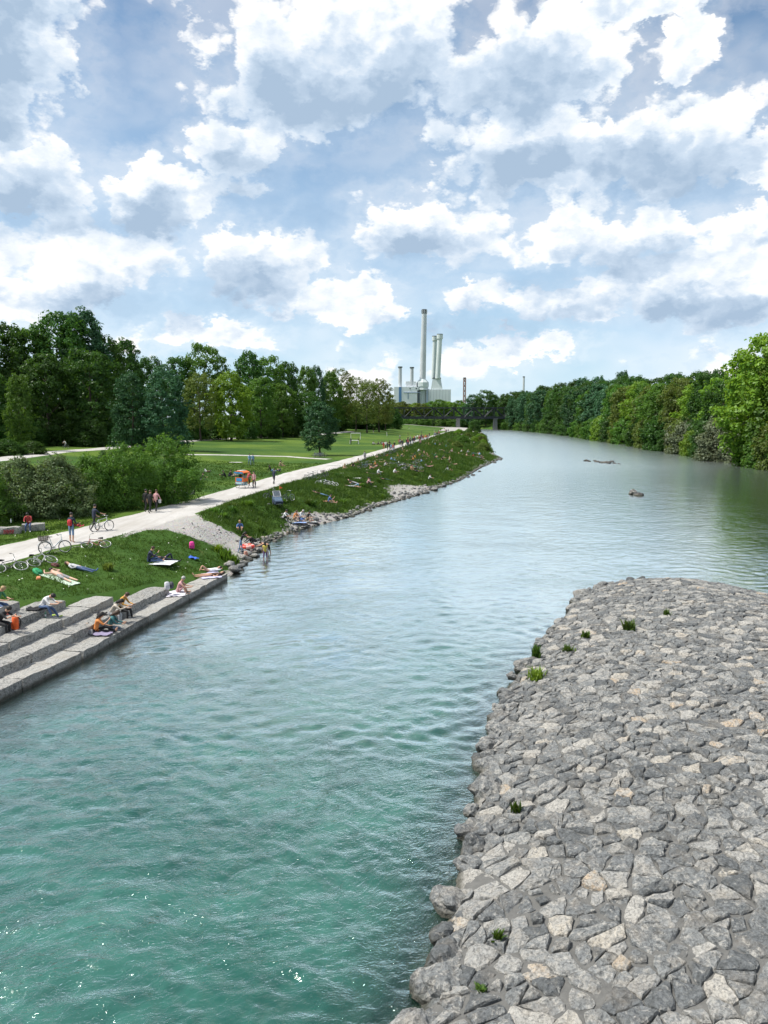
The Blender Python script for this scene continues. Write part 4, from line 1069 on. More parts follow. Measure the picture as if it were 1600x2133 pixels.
for k, (px, py, H, mt, lab) in enumerate(((224, 1187, .45, 'olive', 'dry brownish dock plant standing in the near lawn'), (470, 1165, .8, 'mid', 'dense dark weed clump right of the lawn, near the small beach'), (455, 1150, .6, 'bright', 'yellow green weed clump at the lawn edge above the steps end'), (485, 1175, .7, 'mid', 'weed clump just above the boulders at the steps end'))):
    p = atg(px, py); weed('weed_clump', p, H, H * .7, 160, mt, 60 + k, lab)
r_ = random.Random(9)
for k in range(46):
    Y = r_.uniform(58, 150); s = r_.uniform(SHORE(Y) + .3, SHORE(Y) + BANKW(Y) * .9); x = float(LB(Y)) - s
    if x < float(PN(Y)) + .8: continue
    weed('bank_tuft', (x, Y, h1(x, Y)), r_.uniform(.35, .7), r_.uniform(.35, .7), 120, r_.choice(['grass', 'mid', 'dark']), 100 + k, 'coarse dark grass tuft on the river bank', group='coarse tufts on the river bank')
for k in range(22):
    Y = r_.uniform(185, 400); s = r_.uniform(1, 14); x = float(LB(Y)) - s
    tree('bank_scrub', 'bush', x, Y, r_.uniform(1.2, 2.6), 'yellowish green scrub on the far point of the left bank', 'bush', 'scrub on the far point', mat=r_.choice(['olive', 'bright', 'mid']), wide=1.5)

# ================================================================== people
LT, LN, LH = .50, .10, .21
def fk(p):
    """joint positions of a figure facing +Y; angles in degrees"""
    def up(a, sx=0): return Vector((math.sin(R(sx)), math.sin(R(a)) * math.cos(R(sx)), math.cos(R(a)) * math.cos(R(sx))))
    def dn(a, sx=0): return Vector((math.sin(R(sx)), math.sin(R(a)) * math.cos(R(sx)), -math.cos(R(a)) * math.cos(R(sx))))
    J = {}; J['pelvis'] = Vector((0, 0, 0)); t = up(p['torso']); J['belly'] = t * .20; J['chest'] = t * .38 + up(p['torso'] + p.get('hunch', 8)) * .02
    t2 = up(p['torso'] + p.get('hunch', 8)); J['neck'] = J['chest'] + t2 * .13
    h = up(p['torso'] + p.get('head', 5)); J['head0'] = J['neck'] + h * .10; J['head1'] = J['head0'] + h * .085; J['head2'] = J['head1'] + h * .07
    for i, s in enumerate((-1, 1)):
        k = 'LR'[i]
        J['hip' + k] = Vector((s * .095, 0, 0)) - t * .03
        sp = s * p.get('splay', (4, 4))[i]; sp2 = s * p.get('splay2', (2, 2))[i]
        J['knee' + k] = J['hip' + k] + dn(p['thigh'][i], sp) * .43
        J['ank' + k] = J['knee' + k] + dn(p['shin'][i], sp2) * .41
        fa = p.get('foot', (p['shin'][i] + 85,) * 2)[i] if 'foot' in p else p['shin'][i] + 80
        J['toe' + k] = J['ank' + k] + dn(fa, sp2 + s * 6) * .19
        J['sho' + k] = J['chest'] + t2 * .075 + Vector((s * .175, 0, 0))
        as_ = s * p.get('asplay', (10, 10))[i]; fs_ = s * p.get('fsplay', (0, 0))[i]
        J['elb' + k] = J['sho' + k] + dn(p['arm'][i], as_) * .28
        J['wri' + k] = J['elb' + k] + dn(p['fore'][i], fs_) * .25
        J['han' + k] = J['wri' + k] + dn(p['fore'][i] + 12, fs_ * 1.1) * .10
        J['fin' + k] = J['han' + k] + dn(p['fore'][i] + 35, fs_ * 1.2) * .07
    return J
BONES = [('pelvis', 'belly', 1), ('belly', 'chest', 1), ('chest', 'neck', 1), ('neck', 'head0', 0), ('head0', 'head1', 0), ('head1', 'head2', 0)]
for k in 'LR':
    BONES += [('pelvis', 'hip' + k, 5), ('hip' + k, 'knee' + k, 5), ('knee' + k, 'ank' + k, 6), ('ank' + k, 'toe' + k, 7), ('chest', 'sho' + k, 1), ('sho' + k, 'elb' + k, 2), ('elb' + k, 'wri' + k, 3), ('wri' + k, 'han' + k, 4), ('han' + k, 'fin' + k, 4)]
RAD = dict(pelvis=(.145, .11), belly=(.135, .10), chest=(.15, .105), neck=(.055, .055), head0=(.075, .085), head1=(.085, .10), head2=(.06, .07))
for k in 'LR': RAD.update({'hip' + k: (.085, .09), 'knee' + k: (.058, .06), 'ank' + k: (.038, .042), 'toe' + k: (.035, .03), 'sho' + k: (.062, .06), 'elb' + k: (.040, .040), 'wri' + k: (.027, .027), 'han' + k: (.034, .018), 'fin' + k: (.022, .014)})
POSES = {
    'stand': dict(torso=2, thigh=(3, -3), shin=(0, -5), arm=(4, -4), fore=(18, 12)),
    'walk': dict(torso=4, thigh=(22, -14), shin=(6, -34), arm=(-18, 22), fore=(2, 42)),
    'carry': dict(torso=3, thigh=(8, -6), shin=(2, -10), arm=(5, 15), fore=(30, 75), fsplay=(0, 10)),
    'push': dict(torso=6, thigh=(20, -16), shin=(6, -34), arm=(15, 38), fore=(45, 68), asplay=(4, 28), fsplay=(-22, 18)),
    'sit_edge': dict(torso=16, hunch=22, head=38, thigh=(84, 78), shin=(8, -4), arm=(30, 26), fore=(78, 82), fsplay=(-14, -14), seat=1),
    'sit_read': dict(torso=30, hunch=25, head=48, thigh=(80, 104), shin=(32, 24), arm=(42, 40), fore=(84, 86), fsplay=(-16, -16), splay=(4, 16), seat=1),
    'sit_lean': dict(torso=34, hunch=20, head=20, thigh=(86, 82), shin=(-8, 2), arm=(48, 52), fore=(88, 110), fsplay=(-12, -14), seat=1),
    'sit_knees': dict(torso=16, hunch=22, head=15, thigh=(138, 132), shin=(24, 18), arm=(48, 44), fore=(80, 84), fsplay=(-10, -10), seat=1),
    'sit_side': dict(torso=14, hunch=16, head=22, thigh=(108, 92), shin=(62, 84), arm=(30, 50), fore=(70, 130), fsplay=(-8, -12), seat=1),
    'sit_back': dict(torso=-24, hunch=10, head=20, thigh=(96, 128), shin=(84, 30), arm=(-44, -40), fore=(-18, -14), asplay=(18, 18), seat=1),
    'lie_back': dict(torso=-88, hunch=4, head=12, thigh=(88, 91), shin=(90, 88), arm=(70, 78), fore=(120, 110), asplay=(22, 22), fsplay=(-58, -50), foot=(150, 150), splay=(5, 7), seat=1),
    'lie_knee': dict(torso=-86, hunch=6, head=14, thigh=(140, 90), shin=(28, 88), arm=(-95, 80), fore=(-100, 100), asplay=(40, 24), fsplay=(-60, -45), foot=(95, 150), seat=1),
    'lie_front': dict(torso=88, hunch=-4, head=-10, thigh=(-90, -88), shin=(-88, -92), arm=(84, 88), fore=(92, 96), asplay=(62, 62), fsplay=(-30, -34), foot=(-92, -92), splay=(6, 8), seat=1),
    'prop': dict(torso=66, hunch=-14, head=-48, thigh=(-92, -90), shin=(-90, -130), arm=(14, 18), fore=(84, 88), asplay=(16, 16), foot=(-92, -160), seat=1),
    'crouch': dict(torso=52, hunch=18, head=8, thigh=(112, 106), shin=(-32, -38), arm=(50, 46), fore=(62, 58), splay=(14, 14)),
    'bend': dict(torso=68, hunch=16, head=2, thigh=(12, -8), shin=(-6, -16), arm=(62, 66), fore=(74, 70)),
    'reach': dict(torso=22, hunch=12, head=25, thigh=(14, -10), shin=(-4, -20), arm=(64, 70), fore=(78, 82), fsplay=(-6, -6)),
    'ride': dict(torso=30, hunch=14, head=-8, thigh=(72, 34), shin=(4, -26), arm=(48, 48), fore=(62, 62), asplay=(12, 12), seat=1),
}
BODY = {}; HEAD = {}
def build_bodies():
    names = list(dict.fromkeys(q for b in BONES for q in b[:2]))
    for key, p in POSES.items():
        J = fk(p); 
        low = min(J[n].z - RAD[n][1] * .8 for n in names)
        dz = .095 if p.get('seat') else -low
        if key in ('lie_back', 'lie_knee', 'lie_front'): dz = max(.105, 0)
        for n in names: J[n] = J[n] + Vector((0, 0, dz))
        me = bpy.data.meshes.new('tmp_body'); me.from_pydata([J[n] for n in names], [(names.index(a), names.index(b)) for a, b, _ in BONES], [])
        o = bpy.data.objects.new('tmp_body', me); C.objects.link(o); mo = o.modifiers.new('skin', 'SKIN'); mo.use_smooth_shade = True
        for i, n in enumerate(names):
            sv = me.skin_vertices[0].data[i]; sv.radius = RAD[n]; sv.use_root = (n == 'pelvis')
        sb = o.modifiers.new('sub', 'SUBSURF'); sb.levels = 1; sb.render_levels = 1
        dg = bpy.context.evaluated_depsgraph_get(); ev = o.evaluated_get(dg)
        nm = bpy.data.meshes.new_from_object(ev); nm.name = 'body'
        bpy.data.objects.remove(o)
        while len(nm.materials): nm.materials.pop()
        for _ in range(8): nm.materials.append(None)
        for f in nm.polygons:
            c = f.center; best = 1e9; bi = 1
            for a, b, mi in BONES:
                A, B = J[a], J[b]; d = B - A; t = max(0, min(1, (c - A).dot(d) / d.length_squared)); q = (c - A - d * t).length / (RAD[a][0] + RAD[b][0])
                if q < best: best, bi = q, mi
            f.material_index = bi; f.use_smooth = True
        BODY[key] = nm; hd = (J['head2'] - J['head0']).normalized(); HEAD[key] = (J['head1'].copy(), hd)
build_bodies()
def hair_mesh(kind):
    bm = bmesh.new(); bmesh.ops.create_icosphere(bm, subdivisions=2, radius=1.0)
    for v in bm.verts:
        p = v.co.copy(); k = 1 + .10 * noise.noise(p * 3.1)
        v.co = Vector((p.x * .098 * k, p.y * .115 * k - .012, p.z * .115 * k + .022))
        if p.y > .25 and p.z < .30: v.co.y = min(v.co.y, .045); v.co.z = max(v.co.z, .012)
        if kind == 'short' and p.z < -.1: v.co.z = max(v.co.z, -.045); v.co *= .96
        if kind == 'long' and p.z < -.05 and p.y < .3: v.co.z -= .20 * min(1, -p.z * 1.3); v.co.y -= .025
    bmesh.ops.triangulate(bm, faces=[])
    me = bpy.data.meshes.new('hair'); bm.to_mesh(me); bm.free(); me.materials.append(None)
    me.polygons.foreach_set('use_smooth', [True] * len(me.polygons)); return me
HAIR = {k: hair_mesh(k) for k in ('short', 'long')}
COL = dict(black=(.012, .012, .014), navy=(.018, .026, .06), white=(.70, .70, .70), grey=(.28, .28, .29), lgrey=(.45, .46, .47), red=(.42, .03, .03), orange=(.70, .22, .02), mustard=(.62, .30, .015), blue=(.06, .14, .38), lblue=(.20, .38, .60),
           jeans=(.05, .10, .22), ljeans=(.14, .24, .40), green=(.04, .22, .09), teal=(.03, .16, .17), pink=(.65, .14, .30), rose=(.60, .30, .30), yellow=(.70, .55, .05), tan=(.42, .30, .18), beige=(.48, .42, .34), purple=(.16, .07, .22), brown=(.10, .055, .03), lime=(.45, .62, .06), denim=(.12, .17, .24))
COL = {k: tuple(c * .86 + sum(v) / 3 * .14 for c in v) for k, v in COL.items()}
SKIN = {'a': (.52, .30, .20), 'b': (.42, .23, .14), 'c': (.60, .37, .27)}
HAIRC = dict(dark=(.014, .011, .010), brown=(.055, .030, .016), blond=(.36, .25, .12), grey=(.42, .41, .39), red=(.16, .05, .02))
def person(pose, pos, face, label, top='navy', bottom='jeans', sleeve='long', legs='long', shoes='black', skin='a', hair='short', hairc='dark', scale=1.0, group=None, nohair=False):
    sk = cmat(SKIN[skin], .6, 0, .08); T = cmat(COL[top]) if top != 'skin' else sk; B = cmat(COL[bottom]) if bottom != 'skin' else sk; S_ = cmat(COL[shoes]) if shoes != 'skin' else sk
    o = link('person', BODY[pose]); o.location = pos; o.rotation_euler = (0, 0, R(face)); o.scale = (scale,) * 3
    omat(o, [sk, T, T if sleeve in ('short', 'long') else sk, T if sleeve == 'long' else sk, sk, B, B if legs == 'long' else sk, S_])
    tag(o, label, 'person', group)
    if not nohair:
        hp, hd = HEAD[pose]; h = link('hair', HAIR[hair], o); h.location = hp
        h.rotation_euler = Vector((0, 0, 1)).rotation_difference(hd).to_euler(); omat(h, [cmat(HAIRC[hairc], .6)])
    return o
def headfeet(pose, ph, pf, label, **kw):
    """a lying person given by where the head and the feet are"""
    a, b = atg(*ph), atg(*pf); d = (a - b); sg = 1 if pose in ('lie_front', 'prop') else -1
    face = math.degrees(math.atan2(-d.x * sg, d.y * sg)); mid = a.lerp(b, .52); sl = math.atan2((a.z - b.z) * sg, math.hypot(d.x, d.y))
    o = person(pose, (mid.x, mid.y, h1(mid.x, mid.y) + kw.pop('dz', .03)), face, label, **kw); o.rotation_euler[0] = sl; return o
def G(px, py, dz=0.0): p = atg(px, py); p.z += dz; return p

def P4(px, py, row): return at(px, py, STEP_Z[row])
person('sit_read', P4(88, 1268, 3), -98, 'man in white T-shirt and blue jeans reading on the steps', 'white', 'jeans', 'short', shoes='lime')
person('sit_lean', P4(231, 1281, 1), -92, 'person in pale knit jacket and white trousers leaning forward on the steps', 'beige', 'lgrey', 'long', shoes='white', hair='long', hairc='dark')
person('sit_edge', P4(251, 1270, 1), -100, 'person in mustard sweater and black trousers on the steps', 'mustard', 'black', 'long', hairc='brown')
person('sit_side', P4(199, 1318, 0), -75, 'woman in orange top with dark hair on the lowest step', 'orange', 'black', 'short', shoes='skin', hair='long', hairc='dark')
person('sit_edge', P4(228, 1311, 0), -78, 'long-haired woman in denim jacket dangling bare feet from the lowest step', 'teal', 'denim', 'long', shoes='skin', hair='long', hairc='brown')
person('sit_lean', P4(-4, 1300, 3), -98, 'person in black T-shirt hugging the knees at the left picture edge', 'black', 'black', 'short', shoes='skin')
person('sit_edge', P4(-8, 1261, 4), -98, 'fair-haired person in green top at the left picture edge', 'green', 'jeans', 'short', hairc='blond')
person('sit_knees', P4(371, 1235, 0), -85, 'grey-haired woman in pink swimsuit sitting on the lowest step', 'rose', 'rose', 'none', 'short', 'skin', hairc='grey', hair='short')
p = P4(438, 1201, 0); person('lie_back', p, 112, 'sunbather on a towel at the end of the lowest step, nearer the water', 'brown', 'skin', 'none', 'short', 'skin', hair='long', hairc='brown')
p = P4(432, 1196, 0); person('lie_knee', p + Vector((-.1, .5, .02)), 112, 'second sunbather in white behind the one at the step end', 'white', 'skin', 'short', 'short', 'skin', hair='long', hairc='dark')
headfeet('lie_front', (93, 1191), (157, 1217), 'shirtless man in grey shorts lying face down on a mat', top='skin', bottom='grey', sleeve='none', legs='short', shoes='skin', skin='c', hairc='dark')
headfeet('lie_back', (128, 1179), (199, 1196), 'man in grey top and blue jeans lying on his back on the lawn', top='lgrey', bottom='jeans', shoes='blue', hairc='brown')
person('sit_side', G(309, 1170), -78, 'man in navy top sitting on a white blanket on the lawn', 'navy', 'jeans', 'long', shoes='skin', hairc='brown')
headfeet('lie_knee', (326, 1166), (356, 1170), 'dark-clothed person lying on the white blanket beside the man in navy', top='black', bottom='navy')
person('carry', G(150, 1130), -8, 'barefoot person in navy hoodie and denim shorts standing on the path', 'navy', 'ljeans', 'long', 'short', 'skin')
person('push', G(197, 1107), -38, 'person in long navy dress pushing a white bicycle', 'navy', 'black', 'short', shoes='skin', hair='short')
person('walk', G(304, 1066), -20, 'left one of two walkers in black on the path', 'black', 'black', hairc='dark')
person('walk', G(313, 1069), -24, 'right one of two walkers in black, beside the pink-topped walker', 'black', 'black', 'short', hairc='brown')
person('walk', G(326, 1067), -16, 'walker in pink patterned top with a white bag', 'rose', 'black', 'long', hairc='brown', shoes='white')
person('walk', G(571, 1009), -30, 'walker in navy top beyond the passenger tricycle', 'navy', 'black')
person('stand', G(403, 1031), 170, 'person in light blue jacket standing by the stone benches', 'lblue', 'black')
person('sit_knees', G(500, 1106), -170, 'man in blue T-shirt sitting on the bank above the small beach', 'blue', 'tan', 'short', 'short', 'black', hairc='blond')
person('reach', G(502, 1152), -80, 'girl in black top and blue jeans at the small beach', 'black', 'ljeans', 'short', hair='long', scale=.86)
person('crouch', G(532, 1138), 120, 'person in black bending over a red rubber ring at the small beach', 'black', 'black', 'long', hairc='red')
p = at(560, 1158, -.15); person('bend', p, 95, 'bare-chested child leaning over at the water edge', 'skin', 'black', 'none', 'short', 'skin', scale=.80)
p = at(553, 1172, -.25); person('stand', p, 20, 'girl in yellow top wading in the river', 'yellow', 'purple', 'none', 'short', 'skin', scale=.80, hair='long')
person('sit_knees', G(591, 1082), -110, 'person in white top left of the group on the bank edge', 'white', 'black', 'short')
person('sit_knees', G(613, 1083), -120, 'person in red top in the group on the bank edge', 'orange', 'tan', 'none', 'short', 'skin', hairc='brown')
person('sit_edge', G(625, 1088, .3), -120, 'grey-haired person in white top and blue shorts in the group on the bank edge', 'white', 'blue', 'short', 'short', 'skin', hairc='grey')
person('sit_knees', G(640, 1084), -125, 'person in black top right in the group on the bank edge', 'black', 'tan', 'short', 'short', 'skin')
headfeet('lie_front', (654, 1027), (680, 1034), 'sunbather in pale trousers lying behind the blue-shirted sitter', top='brown', bottom='lblue', sleeve='none')
person('sit_side', G(684, 1048), -80, 'sitter in blue shirt on the grassy bank', 'blue', 'tan', 'short', 'short', 'skin')
# lawn people left of the path
person('sit_edge', G(366, 1036, .42), 175, 'person with patterned white top on the stone bench', 'lgrey', 'black', 'long', shoes='white', hairc='blond')
person('sit_edge', G(377, 1032, .42), -40, 'person in white shirt sitting behind on the stone bench', 'white', 'black', 'short')
person('sit_edge', G(389, 1034, .42), 120, 'person in dark brown sitting at the right end of the stone bench', 'brown', 'black', 'long')
person('sit_knees', G(408, 1012), 170, 'blond person on the lawn behind the standing light blue jacket', 'white', 'yellow', 'short', hairc='blond')
person('sit_knees', G(419, 1000), -60, 'person in dark top sitting on the lawn left of the passenger tricycle', 'black', 'lgrey', 'long')
headfeet('lie_knee', (440, 985), (424, 983), 'sunbather lying on the lawn right of the shrubs', top='brown', bottom='lgrey')
person('sit_knees', G(470, 994), 100, 'person in black sitting nearest left of the passenger tricycle', 'black', 'black')
person('sit_knees', G(477, 993), -100, 'second person in black beside the one left of the passenger tricycle', 'black', 'navy')
headfeet('lie_knee', (492, 992), (484, 994), 'person lying on the lawn just behind the passenger tricycle', top='grey', bottom='tan')
person('walk', G(520, 969), -160, 'left walker in light shirt on the thin path', 'lblue', 'ljeans')
person('walk', G(527, 969), -165, 'right walker with a dark rucksack on the thin path', 'lblue', 'jeans')
person('sit_back', G(565, 982), -90, 'dark-haired sitter on the lawn left of the navy walker', 'black', 'lblue', hair='long')
headfeet('lie_knee', (574, 980), (588, 984), 'person lying on the lawn behind the navy walker', top='black', bottom='navy')
person('sit_side', G(582, 971), -80, 'sunbather with dark hair sitting on the lawn far behind the navy walker', 'tan', 'tan', 'none', 'short', 'skin', hair='long')
person('sit_edge', G(61, 1107, .45), -165, 'man in red plaid shirt and jeans on the left stone bench', 'red', 'jeans', 'long', shoes='white')
# middle of the grassy bank
mid = [('lie_back', (722, 1004), (748, 1012), 'black', 'grey', 'uppermost of three sunbathers lying side by side on the bank'), ('lie_knee', (726, 1008), (750, 1017), 'navy', 'lblue', 'middle one of three sunbathers lying side by side on the bank'), ('lie_front', (750, 1018), (722, 1014), 'skin', 'white', 'pale lowest one of three sunbathers lying side by side on the bank'),
       ('lie_back', (762, 988), (787, 990), 'black', 'black', 'sunbather in black lying behind the seated pair'), ('lie_front', (790, 999), (816, 1003), 'black', 'lblue', 'sunbather in pale blue trousers lying right of the seated pair'), ('lie_back', (860, 983), (880, 985), 'navy', 'tan', 'sunbather with bare legs lying in front of the fallen bicycles')]
for pose, a, b, tp, bt, lab in mid: headfeet(pose, a, b, lab, top=tp, bottom=bt, sleeve='short', shoes='skin')
person('sit_knees', G(765, 1010), -90, 'left one of a seated pair on the bank, in red top', 'rose', 'black', 'short')
person('sit_knees', G(772, 1009), 80, 'right one of a seated pair on the bank, in pale top', 'lgrey', 'black', 'long')
person('sit_knees', G(786, 988), -80, 'person in white sitting beside the lying one in black', 'white', 'lgrey', 'long')
person('sit_back', G(784, 972), -110, 'sitter with orange hat among pale towels on the bank', 'orange', 'tan', 'none', 'short', 'skin', hairc='blond')
person('sit_knees', G(820, 987), -70, 'bare-legged sitter on a red cloth left of the fallen bicycles', 'white', 'rose', 'short', 'short', 'skin')
person('sit_knees', G(893, 1000), -100, 'person in white top alone near the water edge', 'white', 'black', 'short')
person('walk', G(760, 961), 170, 'walker in grey on the path beyond the fork', 'grey', 'navy')
rr = random.Random(31)
tops = ['black', 'navy', 'white', 'red', 'lblue', 'rose', 'grey', 'tan', 'skin', 'green', 'mustard', 'lgrey']
def far_label(pose, tp):
    c = dict(skin='bare-backed', lblue='light blue clad', rose='pink clad', lgrey='pale grey clad', tan='tan clad', mustard='yellow clad').get(tp, tp + ' clad')
    return {'sit': f'tiny {c} person sitting among the crowd on the far grassy bank', 'lie': f'tiny {c} sunbather lying among the crowd on the far grassy bank', 'walk': f'tiny {c} walker in the distant crowd on the path', 'lawn': f'tiny {c} figure on the sunlit far lawn'}[pose]
hubs = []
for _ in range(20):
    Y = 108 * (3.3 ** rr.random()); x0, x1 = float(PN(Y)) + 1, float(LB(Y)) - SHORE(Y) - 2.5; hubs.append((x0 + (x1 - x0) * rr.random() ** 1.3, Y))
def bankpt():
    while True:
        Y = 108 * (3.5 ** rr.random()); x0, x1 = float(PN(Y)) + 1, float(LB(Y)) - SHORE(Y) - 2.5
        x = x0 + (x1 - x0) * rr.random() ** 1.35
        if rr.random() < .75:
            hx, hy = rr.choice(hubs); x, Y = hx + rr.gauss(0, 2.0), hy + rr.gauss(0, 4.5)
            if not (float(PN(Y)) + .6 < x < float(LB(Y)) - SHORE(Y) - 1.5): continue
        return x, Y
seen = []
for k in range(135):
    for _ in range(20):
        x, Y = bankpt()
        if all((x - a) ** 2 + (Y - b) ** 2 > 1.7 for a, b in seen): break
    seen.append((x, Y)); tp = rr.choice(tops); ps = rr.choice(['lie_back', 'lie_knee', 'lie_front', 'sit_knees', 'sit_side', 'sit_back', 'prop', 'sit_knees']); kind = 'sit' if ps.startswith('sit') else 'lie'
    person(ps, (x, Y, h1(x, Y) + .04), rr.choice([-90, -70, -110, 90, 160, -150]) + rr.uniform(-20, 20), far_label(kind, tp), tp, rr.choice(['black', 'jeans', 'navy', 'grey', 'tan', 'lblue', 'skin']), rr.choice(['short', 'none', 'long']), rr.choice(['long', 'short']), 'skin', rr.choice('abc'), rr.choice(['short', 'long']), rr.choice(['dark', 'brown', 'blond']), group=f'crowd {kind}ting on the far bank, {tp}' if kind == 'sit' else f'sunbathers on the far bank, {tp}')
    if k % 3 == 0:
        m = MB(); m.box((0, 0, .015), (.95, 1.9, .03)); o = m.build('towel', [cmat(COL[rr.choice(['white', 'lgrey', 'lblue', 'rose', 'beige', 'blue'])])]); o.location = (x + rr.uniform(-.9, .9), Y + rr.uniform(-.4, .4), h1(x, Y) + .07); o.rotation_euler = (0, 0, rr.uniform(0, 3.1)); tag(o, 'tiny towel spread among the crowd on the far grassy bank', 'towel', 'towels on the far bank')
for k in range(46):
    Y = 175 * (2.35 ** rr.random()); x = float(PF(Y)) + (float(PN(Y)) - float(PF(Y))) * rr.uniform(.05, .95); tp = rr.choice(tops[:7] + ['black', 'red', 'navy'])
    person(rr.choice(['walk', 'walk', 'stand']), (x, Y, h1(x, Y) + .03), rr.choice([0, 180]) + rr.uniform(-25, 0), far_label('walk', tp), tp, rr.choice(['black', 'jeans', 'navy', 'red' if tp == 'red' else 'grey']), rr.choice(['short', 'long']), 'long', 'black', rr.choice('abc'), rr.choice(['short', 'long']), rr.choice(['dark', 'brown', 'blond']), group=f'distant walkers, {tp}')
for px, py, tp, ps in ((815, 940, 'lblue', 'stand'), (812, 938, 'black', 'walk'), (819, 941, 'red', 'walk'), (882, 918, 'red', 'walk'), (886, 915, 'orange', 'stand'), (889, 917, 'red', 'walk'), (870, 916, 'white', 'walk'), (866, 918, 'lgrey', 'walk'), (855, 928, 'black', 'walk'), (848, 927, 'navy', 'walk'), (834, 928, 'black', 'stand'), (876, 929, 'rose', 'walk')):
    person(ps, G(px, py), rr.choice([0, 180]) - 15, {'lblue': 'walker in light blue coat at the path edge, left of two darker ones', 'rose': 'small child-like figure in pink on the near path edge', 'orange': 'figure in orange between two red-clad walkers on the path', 'lgrey': 'walker in pale grey left of the red-clad group on the path', 'white': 'walker in white left of the red-clad group on the path', 'navy': 'walker in navy on the path, one left of a black-clad walker'}.get(tp, f'distant {tp} clad walker in the middle stretch of the path'), tp, rr.choice(['black', 'jeans', 'navy']), 'long', group=None if tp in ('lblue', 'rose', 'orange', 'lgrey', 'white', 'navy') else f'walkers in the middle stretch, {tp}')
for px, py, tp, ps in ((778, 902, 'black', 'stand'), (806, 909, 'white', 'walk'), (850, 910, 'black', 'stand'), (833, 916, 'grey', 'walk'), (731, 926, 'navy', 'stand'), (746, 925, 'black', 'walk'), (751, 915, 'navy', 'stand'), (852, 894, 'black', 'walk'), (878, 905, 'navy', 'stand'), (905, 901, 'grey', 'walk'), (918, 899, 'black', 'stand'), (926, 897, 'red', 'walk')):
    person(ps, G(px, py), rr.uniform(0, 360), far_label('lawn', tp), tp, rr.choice(['black', 'navy', 'white']), 'short', group=f'figures on the far lawn, {tp}')
for k in range(9):
    person(rr.choice(['sit_knees', 'sit_side', 'lie_knee']), G(776 + k * 3.6, 926 + rr.uniform(-1, 1)), rr.uniform(0, 360), 'tiny person sitting in the circle on the far lawn', rr.choice(['white', 'black', 'lgrey']), 'black', group='circle of people on the far lawn')
person('ride', G(138, 934, .85), 160, 'cyclist in white on the upper path before the dark wood', 'white', 'grey', 'short')

